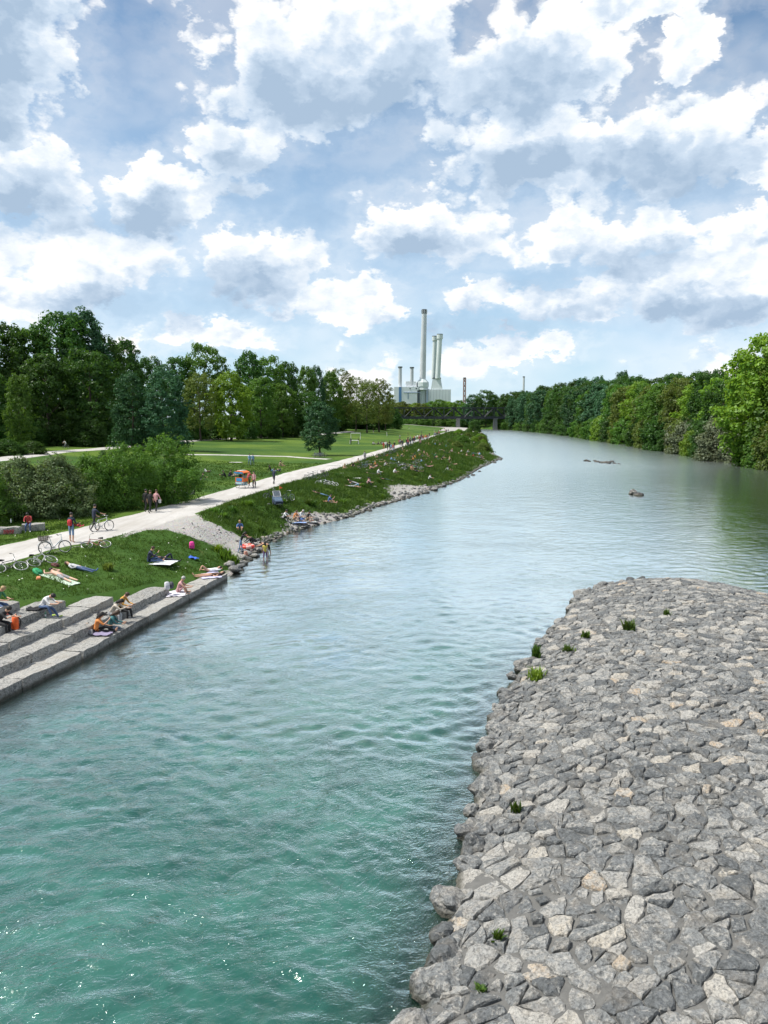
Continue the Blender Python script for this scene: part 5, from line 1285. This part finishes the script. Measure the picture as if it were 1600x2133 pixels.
# ================================================================== bicycles
M_TYRE = cmat((.015, .015, .016), .8); M_TYRE2 = cmat((.30, .30, .29), .7); M_RIM = cmat((.55, .56, .57), .35, .9, .1); M_CHROME = cmat((.6, .61, .62), .25, .95, .1); M_BLACKP = cmat((.014, .014, .015), .5)
WR = .345
def circle(r, n, c=(0, 0, 0)): return [(c[0], c[1] + r * math.cos(2 * math.pi * k / n), c[2] + r * math.sin(2 * math.pi * k / n)) for k in range(n)]
def bike_meshes():
    B = {}
    m = MB(); m.tube(circle(WR - .018, 28), .019, 6, closed=True); B['tyre'] = m.mesh('tyre', [None])
    m = MB(); m.tube(circle(WR - .045, 28), .013, 4, closed=True); B['rim'] = m.mesh('rim', [None])
    m = MB()
    for k in range(16): a = 2 * math.pi * k / 16; m.tube([(.02 * (-1) ** k, 0, 0), (0, (WR - .045) * math.cos(a), (WR - .045) * math.sin(a))], .0022, 3, cap=False)
    m.tube([(-.035, 0, 0), (.035, 0, 0)], .022, 8); B['spokes'] = m.mesh('spokes', [None])
    bb, seat, head, headl, rear = (0, 0, .28), (0, -.17, .80), (0, .40, .86), (0, .43, .70), (0, -.44, WR)
    m = MB(); m.tube([bb, seat], .017, 6); m.tube([(0, -.155, .75), head], .017, 6); m.tube([bb, headl], .020, 6); m.tube([headl, head], .021, 6)
    for s in (-1, 1): m.tube([(s * .02, 0, .28), (s * .06, -.44, WR)], .010, 5); m.tube([(s * .02, -.16, .76), (s * .06, -.44, WR)], .009, 5)
    B['frame'] = m.mesh('frame', [None])
    m = MB(); m.tube([bb, (0, .14, .50), (0, .40, .76)], .023, 7); m.tube([(0, -.02, .33), (0, .2, .52), headl], .016, 6); m.tube([bb, seat], .018, 6); m.tube([headl, head], .022, 6)
    for s in (-1, 1): m.tube([(s * .02, 0, .28), (s * .06, -.44, WR)], .010, 5); m.tube([(s * .02, -.14, .70), (s * .06, -.44, WR)], .009, 5)
    m.tube([(0, -.46 + (WR + .03) * math.cos(a / 10), WR + (WR + .03) * math.sin(a / 10)) for a in range(4, 30, 3)], .02, 5); B['frame_step'] = m.mesh('frame', [None])
    m = MB(); m.tube([(0, .40, .90), (0, .44, .66)], .018, 6)
    for s in (-1, 1): m.tube([(s * .04, .44, .68), (s * .05, .50, .45), (s * .05, .56, WR)], .011, 5)
    B['fork'] = m.mesh('fork', [None])
    m = MB(); m.tube([(0, .40, .88), (0, .40, .99)], .014, 6); m.tube([(-.30, .27, 1.0), (-.24, .36, 1.01), (0, .43, 1.0), (.24, .36, 1.01), (.30, .27, 1.0)], .012, 6); B['handlebar'] = m.mesh('handlebar', [None])
    m = MB()
    for s in (-1, 1): m.tube([(s * .30, .27, 1.0), (s * .31, .17, .995)], .017, 6)
    B['grip'] = m.mesh('grip', [None])
    m = MB(); m.tube([(0, -.175, .80), (0, -.20, .90)], .013, 6); m.add([(-.07, -.33, .93), (.07, -.33, .93), (.055, -.2, .935), (.018, -.04, .925), (-.018, -.04, .925), (-.055, -.2, .935), (-.06, -.32, .89), (.06, -.32, .89), (.015, -.05, .895), (-.015, -.05, .895)], [(0, 1, 2, 5), (5, 2, 3, 4), (6, 7, 1, 0), (7, 8, 3, 2), (9, 6, 0, 5), (8, 9, 4, 3), (7, 2, 1), (6, 0, 5), (6, 9, 8, 7)]); B['saddle'] = m.mesh('saddle', [None])
    m = MB(); m.tube([(.05, .09 * math.cos(a), .28 + .09 * math.sin(a)) for a in [k * math.pi / 8 for k in range(16)]], .008, 4, closed=True)
    m.tube([(.06, 0, .28), (.07, .13, .17)], .010, 5); m.tube([(-.06, 0, .28), (-.07, -.13, .39)], .010, 5); m.box((.11, .13, .17), (.09, .06, .02)); m.box((-.11, -.13, .39), (.09, .06, .02)); m.tube([(.05, 0, .365), (.05, -.44, .38)], .005, 4); m.tube([(.05, 0, .195), (.05, -.44, .31)], .005, 4); B['crankset'] = m.mesh('crankset', [None])
    m = MB()
    for s in (-1, 1): m.tube([(s * .07, -.72, .73), (s * .07, -.25, .74)], .007, 4); m.tube([(s * .07, -.60, .73), (s * .06, -.45, .36)], .006, 4)
    m.tube([(-.07, -.72, .73), (.07, -.72, .73)], .007, 4); B['rack'] = m.mesh('rack', [None])
    m = MB()
    for zz in range(6):
        z = .76 + zz * .045; L_, W_ = .23 + zz * .006, .17 + zz * .005; m.tube([(-W_, -.5 - L_, z), (W_, -.5 - L_, z), (W_, -.5 + L_, z), (-W_, -.5 + L_, z)], .009, 4, closed=True)
    for q in range(14): a = q / 14 * 2 * math.pi; x, y = math.cos(a), math.sin(a); k = 1 / max(abs(x), abs(y)); m.tube([(x * k * .17, -.5 + y * k * .23, .75), (x * k * .2, -.5 + y * k * .26, 1.0)], .007, 4)
    m.box((0, -.5, .755), (.34, .46, .012)); B['basket'] = m.mesh('basket', [None])
    m = MB(); m.tube([(-.06, -.05, .26), (-.2, -.08, .0)], .010, 5); B['kickstand'] = m.mesh('kickstand', [None]); return B
BK = bike_meshes()
def bicycle(loc, heading, label, col=(.6, .6, .6), tyre=None, step=False, basket=False, rack=False, lie=0, group=None, steer=0, full=True, tilt=0):
    """upright bicycle pointing along +Y turned by heading; lie=+1/-1 puts it on its side"""
    o = empty('bicycle', loc, R(heading), label, 'bicycle', group)
    if lie: o.rotation_euler = Matrix.Rotation(R(heading), 4, 'Z').__matmul__(Matrix.Rotation(R(60) * (-1 if math.sin(R(heading)) < 0 else 1), 4, 'Y')).to_euler(); o.location.z += .03
    elif tilt: o.rotation_euler = Matrix.Rotation(R(heading), 4, 'Z').__matmul__(Matrix.Rotation(R(tilt), 4, 'Y')).to_euler()
    def part(n, mt, par=None, name=None):
        q = link(name or n, BK[n], par or o); omat(q, [mt]); return q
    for y in (-.44, .56):
        wv = part('tyre', tyre or M_TYRE, None, 'wheel'); wv.location = (0, y, WR)
        if y > 0: wv.rotation_euler = (0, 0, R(steer))
        part('rim', M_RIM, wv); part('spokes', M_CHROME, wv)
    fm = cmat(col, .35, .1, .08); part('frame_step' if step else 'frame', fm, None, 'frame'); part('fork', fm)
    hb = part('handlebar', M_CHROME); part('grip', M_BLACKP, hb); part('saddle', M_BLACKP); part('crankset', M_BLACKP)
    if rack or basket: part('rack', M_BLACKP)
    if basket: part('basket', cmat((.10, .085, .07), .9))
    if not lie: part('kickstand', M_BLACKP)
    return o
bicycle(G(113, 1153), -62, 'white step-through bicycle with a dark rear basket, parked at the path edge', (.72, .73, .75), step=True, basket=True, tilt=-5, steer=-20)
bicycle(G(211, 1107), -42, 'white racing bicycle pushed along the path by the person in navy', (.70, .71, .72), rack=True)
bicycle(G(95, 1178), -30, 'silver bicycle with pale tyres lying on the lawn below the parked white one', (.45, .46, .46), lie=1, tyre=M_TYRE2)
bicycle(G(22, 1192), -50, 'dark bicycle lying on the lawn at the left picture edge', (.05, .05, .06), lie=1, tyre=M_TYRE2)
bicycle(G(203, 1143), 110, 'reddish bicycle lying at the path edge near the dry plant', (.30, .10, .08), lie=-1)
bicycle(G(646, 1001), -65, 'dark bicycle standing left at the path edge above the two fallen ones', (.05, .12, .08), rack=True, tilt=-6)
bicycle(G(656, 998), -58, 'dark green bicycle standing half behind another at the path edge', (.03, .08, .05), rack=True, tilt=-5)
bicycle(G(678, 996), -25, 'dark bicycle with panniers standing right at the path edge above the fallen ones', (.03, .03, .04), basket=True, tilt=-6)
bicycle(G(672, 1009), -80, 'pale bicycle lying in the grass, left of two', (.55, .58, .6), lie=1, tyre=M_TYRE2)
bicycle(G(690, 1013), -70, 'pale bicycle lying in the grass, right of two', (.6, .6, .6), lie=1, tyre=M_TYRE2)
bicycle(G(601, 1045), -35, 'dark green bicycle standing right behind the child trailer', (.02, .07, .05), tilt=-6)
bicycle(G(565, 1042), -60, 'dark bicycle standing left behind the child trailer', (.03, .03, .04), tilt=-6)
for k, (px, py) in enumerate(((752, 978), (762, 977), (766, 975))):
    bicycle(G(px, py), -40 + 25 * k, 'dark bicycle standing in the trio on the bank below the grey walker', (.03, .04, .05), tilt=-5, group='trio of bicycles below the grey walker')
for k in range(13):
    px, py = 806 + rr.uniform(0, 70), 962 + rr.uniform(-8, 20); bicycle(G(px, py), rr.uniform(-120, 60), 'dark bicycle lying in the heap of bicycles in mid bank', rr.choice([(.04, .05, .07), (.02, .02, .03), (.05, .10, .12), (.3, .3, .32)]), lie=rr.choice([1, -1]), group='heap of bicycles lying in mid bank')
for k in range(12):
    px = 796 + k * 5.5; py = 955 - k * 2.2; bicycle(G(px, py), rr.uniform(-90, 30), 'dark bicycle standing along the near path edge before the crowd', (.03, .03, .04), tilt=-5, group='bicycles along the near path edge')
for px, py, h in ((660, 952, 80), (674, 952, 100), (668, 953, 85)):
    bicycle(G(px, py), h, 'dark bicycle leaning at the foot of the lone tree', (.04, .04, .05), group='bicycles at the lone tree')
o = bicycle(G(138, 934), 160, 'small bicycle ridden by the cyclist on the upper path', (.1, .1, .1))

# ------------------------------------------------------------------ passenger tricycle with canopy
def rickshaw():
    p = G(506, 1017); root = empty('passenger_tricycle', p, R(-28), 'pedal tricycle taxi with orange and blue canopy, seen from behind on the path', 'tricycle')
    OR = cmat((.75, .16, .03), .6); BL = cmat((.04, .22, .45), .6); LBm = cmat((.35, .52, .56), .6); WH = cmat((.62, .62, .60), .6)
    for s in (-1, 1):
        wv = link('wheel', BK['tyre'], root, (s * .60, -.1, WR)); omat(wv, [M_TYRE])
        for n, mt in (('rim', M_RIM), ('spokes', M_CHROME)): q = link(n, BK[n], wv); omat(q, [mt])
    wv = link('wheel', BK['tyre'], root, (0, 1.9, WR)); omat(wv, [M_TYRE]); q = link('rim', BK['rim'], wv); omat(q, [M_RIM])
    m = MB(); m.box((0, -.25, .52), (1.02, .75, .34), 0, None, .94); m.build('lower_body', [LBm], root)
    m = MB(); m.box((0, -.66, .40), (1.06, .06, .10)); m.tube([(-.5, -.66, .36), (-.5, -.4, .36)], .02, 5); m.tube([(.5, -.66, .36), (.5, -.4, .36)], .02, 5); m.build('bumper', [M_BLACKP], root)
    for s in (-1, 1): m = MB(); m.box((s * .42, -.645, .55), (.10, .04, .06)); m.build('tail_light', [cmat((.4, .02, .02), .3)], root)
    m = MB(); m.box((0, -.52, .92), (1.0, .10, .50)); m.build('seat_back', [OR], root)
    m = MB(); m.box((0, -.585, .93), (.74, .03, .34)); m.build('back_panel', [BL], root)
    for s in (-1, 1): m = MB(); m.box((s * .52, -.15, .90), (.06, .75, .36)); m.build('side_panel', [OR], root)
    m = MB(); m.box((0, -.1, .74), (.95, .6, .10)); m.build('seat', [M_BLACKP], root)
    for x in (-.52, .52):
        for y in (-.55, .25): m = MB(); m.tube([(x, y, .7), (x, y, 1.72)], .016, 6); m.build('canopy_post', [M_CHROME], root)
    m = MB(); n = 7; vs = []; fs = []
    for i in range(n):
        u = -1 + 2 * i / (n - 1)
        for y, w_ in ((-.68, 0), (.42, 0)): vs += [(u * .62, y, 1.86 - .17 * u * u), (u * .60, y, 1.78 - .17 * u * u)]
    for i in range(n - 1):
        a = i * 4; b = a + 4; fs += [(a, b, b + 2, a + 2), (a + 1, a + 3, b + 3, b + 1), (a, a + 1, b + 1, b), (a + 2, b + 2, b + 3, a + 3)]
    fs += [(0, 2, 3, 1), ((n - 1) * 4, (n - 1) * 4 + 1, (n - 1) * 4 + 3, (n - 1) * 4 + 2)]
    m.add(vs, fs); cn = m.build('canopy', [OR], root)
    m = MB(); m.box((0, -.70, 1.66), (1.14, .03, .16)); m.build('canopy_valance', [BL], cn)
    m = MB(); m.box((0, -.15, 1.86), (.5, .9, .05)); m.build('canopy_stripe', [WH], cn)
    m = MB(); m.tube([(0, .3, .45), (0, 1.0, .40), (0, 1.75, .85)], .025, 6); m.tube([(0, 1.75, .95), (0, 1.9, WR)], .018, 6); m.tube([(0, 1.0, .4), (0, .85, .9)], .02, 6); m.build('frame', [OR], root)
    m = MB(); m.tube([(-.3, 1.55, 1.08), (0, 1.72, 1.05), (.3, 1.55, 1.08)], .014, 6); m.build('handlebar', [M_CHROME], root)
    d = Matrix.Rotation(R(-28), 3, 'Z') @ Vector((0, .85, .92)); person('ride', p + d, -28, 'rider pedalling the tricycle taxi, hidden behind its canopy', 'red', 'black', 'short')
    for s in (-.24, .24):
        d = Matrix.Rotation(R(-28), 3, 'Z') @ Vector((s, -.22, .80)); person('sit_edge', p + d, -28, ('left' if s < 0 else 'right') + ' passenger seen from behind under the tricycle canopy', 'navy' if s < 0 else 'grey', 'black', hair='long' if s > 0 else 'short')
    d = Matrix.Rotation(R(-28), 3, 'Z') @ Vector((1.25, .3, 0)); q = p + d; person('stand', (q.x, q.y, h1(q.x, q.y) + .02), 160, 'person in red and white standing right beside the tricycle taxi', 'rose', 'black', 'short')
rickshaw()

# ------------------------------------------------------------------ child trailer with flag
def trailer():
    p = G(578, 1055); root = empty('child_trailer', p, R(-155), 'dark blue child bike trailer with a tall orange pennant on the bank', 'bike trailer')
    root.scale = (.88,) * 3; NV = cmat((.03, .05, .09), .6); GR = cmat((.10, .15, .22), .5); WH = cmat((.45, .46, .47), .5)
    m = MB(); m.add([(-.4, -.5, .28), (.4, -.5, .28), (.4, .55, .28), (-.4, .55, .28), (-.36, -.55, .75), (.36, -.55, .75), (.38, .75, .55), (-.38, .75, .55)], [(0, 3, 2, 1), (4, 5, 6, 7), (0, 1, 5, 4), (1, 2, 6, 5), (2, 3, 7, 6), (3, 0, 4, 7)]); m.build('tub', [NV], root)
    m = MB(); m.add([(-.37, -.56, .76), (.37, -.56, .76), (.35, -.40, 1.05), (-.35, -.40, 1.05), (-.35, .1, .98), (.35, .1, .98), (.38, .55, .62), (-.38, .55, .62)], [(0, 1, 2, 3), (3, 2, 5, 4), (4, 5, 6, 7), (0, 3, 4, 7), (1, 6, 5, 2)]); m.build('cover', [GR], root)
    M_ = Matrix.Rotation(R(-62), 3, 'X'); m = MB()
    for a, b in (((-.36, .1, 1.0), (.36, .1, 1.0)), ((.36, .1, 1.0), (.36, -.35, 1.5)), ((.36, -.35, 1.5), (-.36, -.35, 1.5)), ((-.36, -.35, 1.5), (-.36, .1, 1.0))): m.tube([a, b], .035, 5)
    wf = m.build('lid_frame', [WH], root)
    m = MB(); m.add([(-.34, .1, 1.0), (.34, .1, 1.0), (.34, -.35, 1.5), (-.34, -.35, 1.5), (-.34, .08, .98), (.34, .08, .98), (.34, -.37, 1.48), (-.34, -.37, 1.48)], [(0, 1, 2, 3), (7, 6, 5, 4)]); m.build('lid_window', [cmat((.10, .12, .14), .2)], wf)
    for s in (-1, 1):
        wv = link('wheel', BK['tyre'], root, (s * .46, 0, .26)); wv.scale = (.75,) * 3; omat(wv, [M_TYRE])
        for n, mt in (('rim', M_RIM), ('spokes', M_CHROME)): q = link(n, BK[n], wv); omat(q, [mt])
    m = MB(); m.tube([(-.38, -.5, .4), (-.38, -.55, 2.0)], .012, 5); fp = m.build('flag_pole', [cmat((.5, .6, .1), .5)], root)
    m = MB(); m.add([(-.38, -.55, 2.0), (-.38, -.55, 1.66), (-.75, -.58, 1.78), (-.38, -.56, 2.0), (-.38, -.56, 1.66), (-.75, -.59, 1.78)], [(0, 1, 2), (5, 4, 3)]); m.build('pennant', [cmat((.85, .13, .04), .6)], fp)
    m = MB(); m.tube([(.35, .55, .3), (.3, 1.1, .35), (.1, 1.4, .4)], .02, 5); m.build('tow_bar', [M_CHROME], root)
trailer()

# ------------------------------------------------------------------ stone benches
M_GRAF = cmat((.42, .05, .06), .8, 0, .4); M_BENCH = m_stone('pale_bench_stone', [(0, (.36, .355, .33)), (1, (.46, .45, .42))], .5)
rb = random.Random(3)
def bench(px, py, L, H, rz, label, graf=False):
    p = G(px, py); o = link('stone_bench', rough_block(rb, L, .75, H + .15, 'stone_bench', .045, M_BENCH, .3)); o.location = (p.x, p.y, p.z + H); o.rotation_euler = (0, 0, R(rz)); tag(o, label, 'bench')
    if graf:
        m = MB()
        for k in range(7):
            x = L * .05 + k * .085; m.tube([(x, -.43, -.10 - .05 * (k % 2)), (x + .05, -.435, -.22), (x + .02 * (k % 3), -.43, -.36)], .022, 5); m.tube([(x, -.43, -.2), (x + .08, -.43, -.2 + .06 * (-1) ** k)], .018, 5)
        m.build('graffiti', [M_GRAF], o)
    return o
bench(8, 1112, 2.0, .42, 14, 'long pale stone bench with red graffiti at the left picture edge', True)
bench(70, 1105, 1.35, .45, 20, 'dark-sprayed stone bench under the man in red plaid')
bench(352, 1034, 1.1, .42, 22, 'low stone block, left end of the far bench group')
bench(384, 1031, 1.9, .42, 22, 'stone bench carrying three people beside the shrubs')

# ------------------------------------------------------------------ bags, towels and small belongings
def pack(name, p, s, col, label, cat='backpack', rz=0, tilt=0, trim=(.02, .02, .02)):
    o = empty(name, p, R(rz), label, cat); o.rotation_euler[0] = R(tilt); m = MB(); n = 10
    prof = [(.0, .30, .16), (.05, .34, .20), (.25, .34, .22), (.40, .32, .20), (.47, .24, .14), (.49, .10, .06)]
    for i in range(len(prof)):
        z, w_, d_ = prof[i]
        for k in range(n): a = 2 * math.pi * k / n; c_, s_ = math.cos(a), math.sin(a); m.v.append((math.copysign(abs(c_) ** .6, c_) * w_ / 2 * s, math.copysign(abs(s_) ** .6, s_) * d_ / 2 * s, z * s))
    for i in range(len(prof) - 1):
        for k in range(n): m.f.append((i * n + k, i * n + (k + 1) % n, (i + 1) * n + (k + 1) % n, (i + 1) * n + k)); m.m.append(0); m.sm.append(True)
    m.f.append(tuple(range(n))[::-1]); m.f.append(tuple((len(prof) - 1) * n + k for k in range(n))); m.m += [0, 0]; m.sm += [False, False]
    m.build('bag_body', [cmat(col, .7)], o)
    m = MB(); m.box((0, -.115 * s, .16 * s), (.24 * s, .05 * s, .20 * s)); m.build('front_pocket', [cmat(tuple(c * .8 for c in col), .7)], o)
    m = MB()
    for sx in (-1, 1): m.tube([(sx * .09 * s, .09 * s, .42 * s), (sx * .11 * s, .17 * s, .30 * s), (sx * .10 * s, .12 * s, .06 * s)], .014 * s, 5)
    m.tube([(-.05 * s, .05 * s, .47 * s), (0, .06 * s, .53 * s), (.05 * s, .05 * s, .47 * s)], .012 * s, 5); m.build('strap', [cmat(trim, .7)], o); return o
def cloth(name, p, w_, d_, rz, col, label, cat='towel', slope=0, amp=.02):
    r = np.random.default_rng(int(abs(p[0] * 91 + p[1] * 37)) % 9999); n = 8; m = MB(); vs = []; fs = []
    for i in range(n):
        for j in range(n): vs.append(((i / (n - 1) - .5) * w_ + r.normal(0, .01), (j / (n - 1) - .5) * d_ + r.normal(0, .01), .012 + abs(r.normal(0, amp))))
    b = len(vs); vs += [(x, y, z - .012) for x, y, z in vs]
    for i in range(n - 1):
        for j in range(n - 1): a = i * n + j; fs.append((a, a + n, a + n + 1, a + 1)); fs.append((b + a, b + a + 1, b + a + n + 1, b + a + n))
    m.add(vs, fs, 0, True); o = m.build(name, [cmat(col, .9, 0, .15)]); o.location = p; o.rotation_euler = (slope, 0, R(rz)); return tag(o, label, cat)
def bottle(p, h, col, label):
    o = empty('bottle', p, 0, label, 'bottle'); m = MB(); m.lathe([(.034, 0), (.036, .01), (.036, h * .6), (.028, h * .75), (.013, h * .85), (.013, h * .95)], n=12); m.build('bottle_body', [cmat(col, .15)], o); m = MB(); m.lathe([(.016, h * .94), (.016, h)], n=10); m.build('cap', [cmat((.5, .5, .5), .4)], o)
    m = MB(); m.lathe([(.037, h * .2), (.037, h * .48)], n=12); m.build('paper_label', [cmat((.7, .7, .7), .6)], o)
pack('backpack', P4(33, 1311, 2) + Vector((0, 0, 0)), 1.15, (.80, .12, .02), 'bright orange backpack standing on the steps at left', rz=-60)
pack('backpack', P4(20, 1300, 2) + Vector((-.15, .2, 0)), .9, (.65, .16, .12), 'pale red bag just behind the orange backpack', 'bag', rz=-40)
pack('handbag', P4(179, 1315, 0), .75, (.30, .24, .19), 'tan shoulder bag behind the woman in orange top', 'bag', rz=-70, tilt=-12)
pack('rucksack', P4(190, 1323, 0), .5, (.20, .20, .21), 'small grey crumpled bag in front of the tan shoulder bag', 'bag', rz=20, tilt=-30)
pack('backpack', G(400, 1143), .95, (.80, .06, .34), 'bright pink backpack standing alone on the lawn', rz=10)
pack('backpack', G(513, 1160), .8, (.45, .22, .16), 'reddish brown bag between beach and lawn', 'bag', rz=40, tilt=-10)
pack('rucksack', G(121, 1181), .8, (.10, .02, .02), 'dark red bag under the head of the man in jeans', 'bag', rz=70, tilt=-70)
pack('rucksack', G(84, 1197), 1.0, (.02, .28, .11), 'green bag beside the head of the shirtless man', 'bag', rz=60, tilt=-60)
pack('rucksack', G(80, 1208), .6, (.70, .26, .12), 'small orange and white bag below the green bag', 'bag', rz=20, tilt=-70)
p = G(150, 1130); pack('backpack', (p.x + .0, p.y - .20, p.z + 1.02), .75, (.55, .03, .04), 'red gym sack on the back of the person in navy hoodie', rz=-8)
cloth('jacket', (p.x + .40, p.y + .16, p.z + .92), .5, .34, -20, (.30, .03, .04), 'dark red jacket carried over the arm by the person in navy hoodie', 'jacket', amp=.07)
p = G(326, 1067); pack('shoulder_bag', (p.x + .28, p.y + .02, p.z + .72), .6, (.62, .62, .60), 'white bag carried by the walker in pink top', 'bag', rz=20)
p = G(527, 969); pack('backpack', (p.x + .1, p.y + .18, p.z + 1.0), .8, (.03, .03, .04), 'dark rucksack on the right walker on the thin path')
o = pack('backpack', P4(349, 1228, 1), .8, (.60, .60, .62), 'white beach bag on the step behind the woman in pink', 'bag', rz=30, tilt=-15)
pack('backpack', P4(356, 1226, 1), .7, (.06, .06, .08), 'black bag leaning on the white beach bag', 'bag', rz=-20, tilt=-10)
o = cloth('beach_bag', G(403, 1165, .05), .75, .35, -40, (.04, .12, .55), 'blue inflatable toy lying on the lawn below the pink backpack', 'toy', amp=.06)
cloth('blanket', G(326, 1173, .02), 2.1, 1.3, -6, (.60, .64, .64), 'white picnic blanket under the couple on the lawn', 'blanket')
a, b = G(92, 1196), G(156, 1219); d = a - b; cloth('sleeping_mat', a.lerp(b, .5) + Vector((0, 0, .03)), .65, d.length * 1.02, math.degrees(math.atan2(-d.x, d.y)), (.50, .62, .50), 'thin pale green mat under the shirtless man', 'mat', slope=math.atan2(d.z, math.hypot(d.x, d.y)), amp=.006)
cloth('towel', P4(436, 1200, 0) + Vector((0, .2, .02)), 1.1, 2.0, 20, (.50, .50, .68), 'pale violet towel under the two sunbathers at the step end')
cloth('towel', P4(368, 1238, 0) + Vector((0, 0, .02)), .9, 1.3, 10, (.62, .60, .66), 'white towel under the woman in pink on the lowest step')
cloth('jacket', P4(75, 1270, 3) + Vector((0, 0, .02)), .7, .45, 10, (.012, .012, .015), 'black jacket spread behind the man in white T-shirt', 'jacket', amp=.04)
cloth('jacket', P4(213, 1281, 1) + Vector((0, 0, .02)), .4, .3, 10, (.012, .012, .015), 'black shoes and cloth left of the person in pale knit jacket', 'jacket', amp=.05)
cloth('towel', P4(212, 1322, 0) + Vector((0, 0, .02)), .8, .5, 0, (.25, .22, .33), 'patterned cloth on the lowest step before the woman in orange', amp=.03)
bottle(P4(95, 1287, 2), .30, (.10, .24, .16), 'glass bottle with white label below the man in white T-shirt')
bottle(G(24, 1103, .45), .28, (.5, .55, .55), 'clear bottle standing on the graffiti stone bench')
cloth('towel', G(618, 1090, .05), 1.6, 1.0, 20, (.25, .36, .62), 'blue towel under the group on the bank edge')
cloth('towel', G(650, 1089, .05), .8, .5, 20, (.66, .67, .66), 'white cloth right of the group on the bank edge')
cloth('towel', G(676, 1045, .05), 1.1, .7, 0, (.62, .30, .20), 'orange towel left of the sitter in blue shirt')
for px, py, lab in ((723, 987, 'long pale towel on the bank left of the lying one in black'), (735, 997, 'long pale towel above the three sunbathers'), (492, 964, 'pale towel alone on the lawn behind the passenger tricycle'), (695, 970, 'pale towel at the upper edge of the grassy bank'), (810, 973, 'white towel beside the heap of bicycles')):
    cloth('towel', G(px, py, .06), .9, 2.0, 80, (.62, .63, .58), lab)
# rubber ring at the beach
p = G(515, 1142); root = empty('rubber_ring', p, 0, 'red and white rubber ring lying on the small beach', 'swim ring')
for k in range(8): m = MB(); m.tube([(.42 * math.cos(a), .42 * math.sin(a), .13) for a in [k * math.pi / 4 + q * math.pi / 16 for q in range(5)]], .13, 8); m.build('ring_segment', [cmat((.75, .06, .03) if k % 2 else (.75, .45, .40), .4)], root)
# ball-game goals on the far lawn
for px, py, W_, lab in ((741, 915, 3.2, 'white ball-game goal farther back on the lawn'), (738, 925, 2.4, 'low white goal nearer on the far lawn')):
    p = G(px, py); root = empty('goal', p, R(-5), lab, 'goal'); WH = cmat((.75, .75, .74), .5); H = 2.0 if W_ > 3 else 1.0
    for s in (-1, 1): m = MB(); m.tube([(s * W_ / 2, 0, 0), (s * W_ / 2, 0, H)], .07, 8); m.build('post', [WH], root); m = MB(); m.tube([(s * W_ / 2, 0, H), (s * W_ / 2, 1.0, .05)], .05, 6); m.build('net_stay', [WH], root)
    m = MB(); m.tube([(-W_ / 2, 0, H), (W_ / 2, 0, H)], .09, 8); m.build('crossbar', [WH], root)
# bench at the lone tree
p = G(664, 953); root = empty('park_bench', p, 0, 'grey bench at the foot of the lone tree', 'bench'); GRm = cmat((.22, .24, .25), .8)
for k in range(3): m = MB(); m.box((0, k * .15, .45), (1.9, .12, .04)); m.build('seat_slat', [GRm], root)
for k in range(2): m = MB(); m.box((0, .42, .62 + k * .16), (1.9, .04, .12)); m.build('back_slat', [GRm], root)
for x in (-.8, .8): m = MB(); m.box((x, .2, .22), (.06, .45, .44)); m.build('leg', [GRm], root)
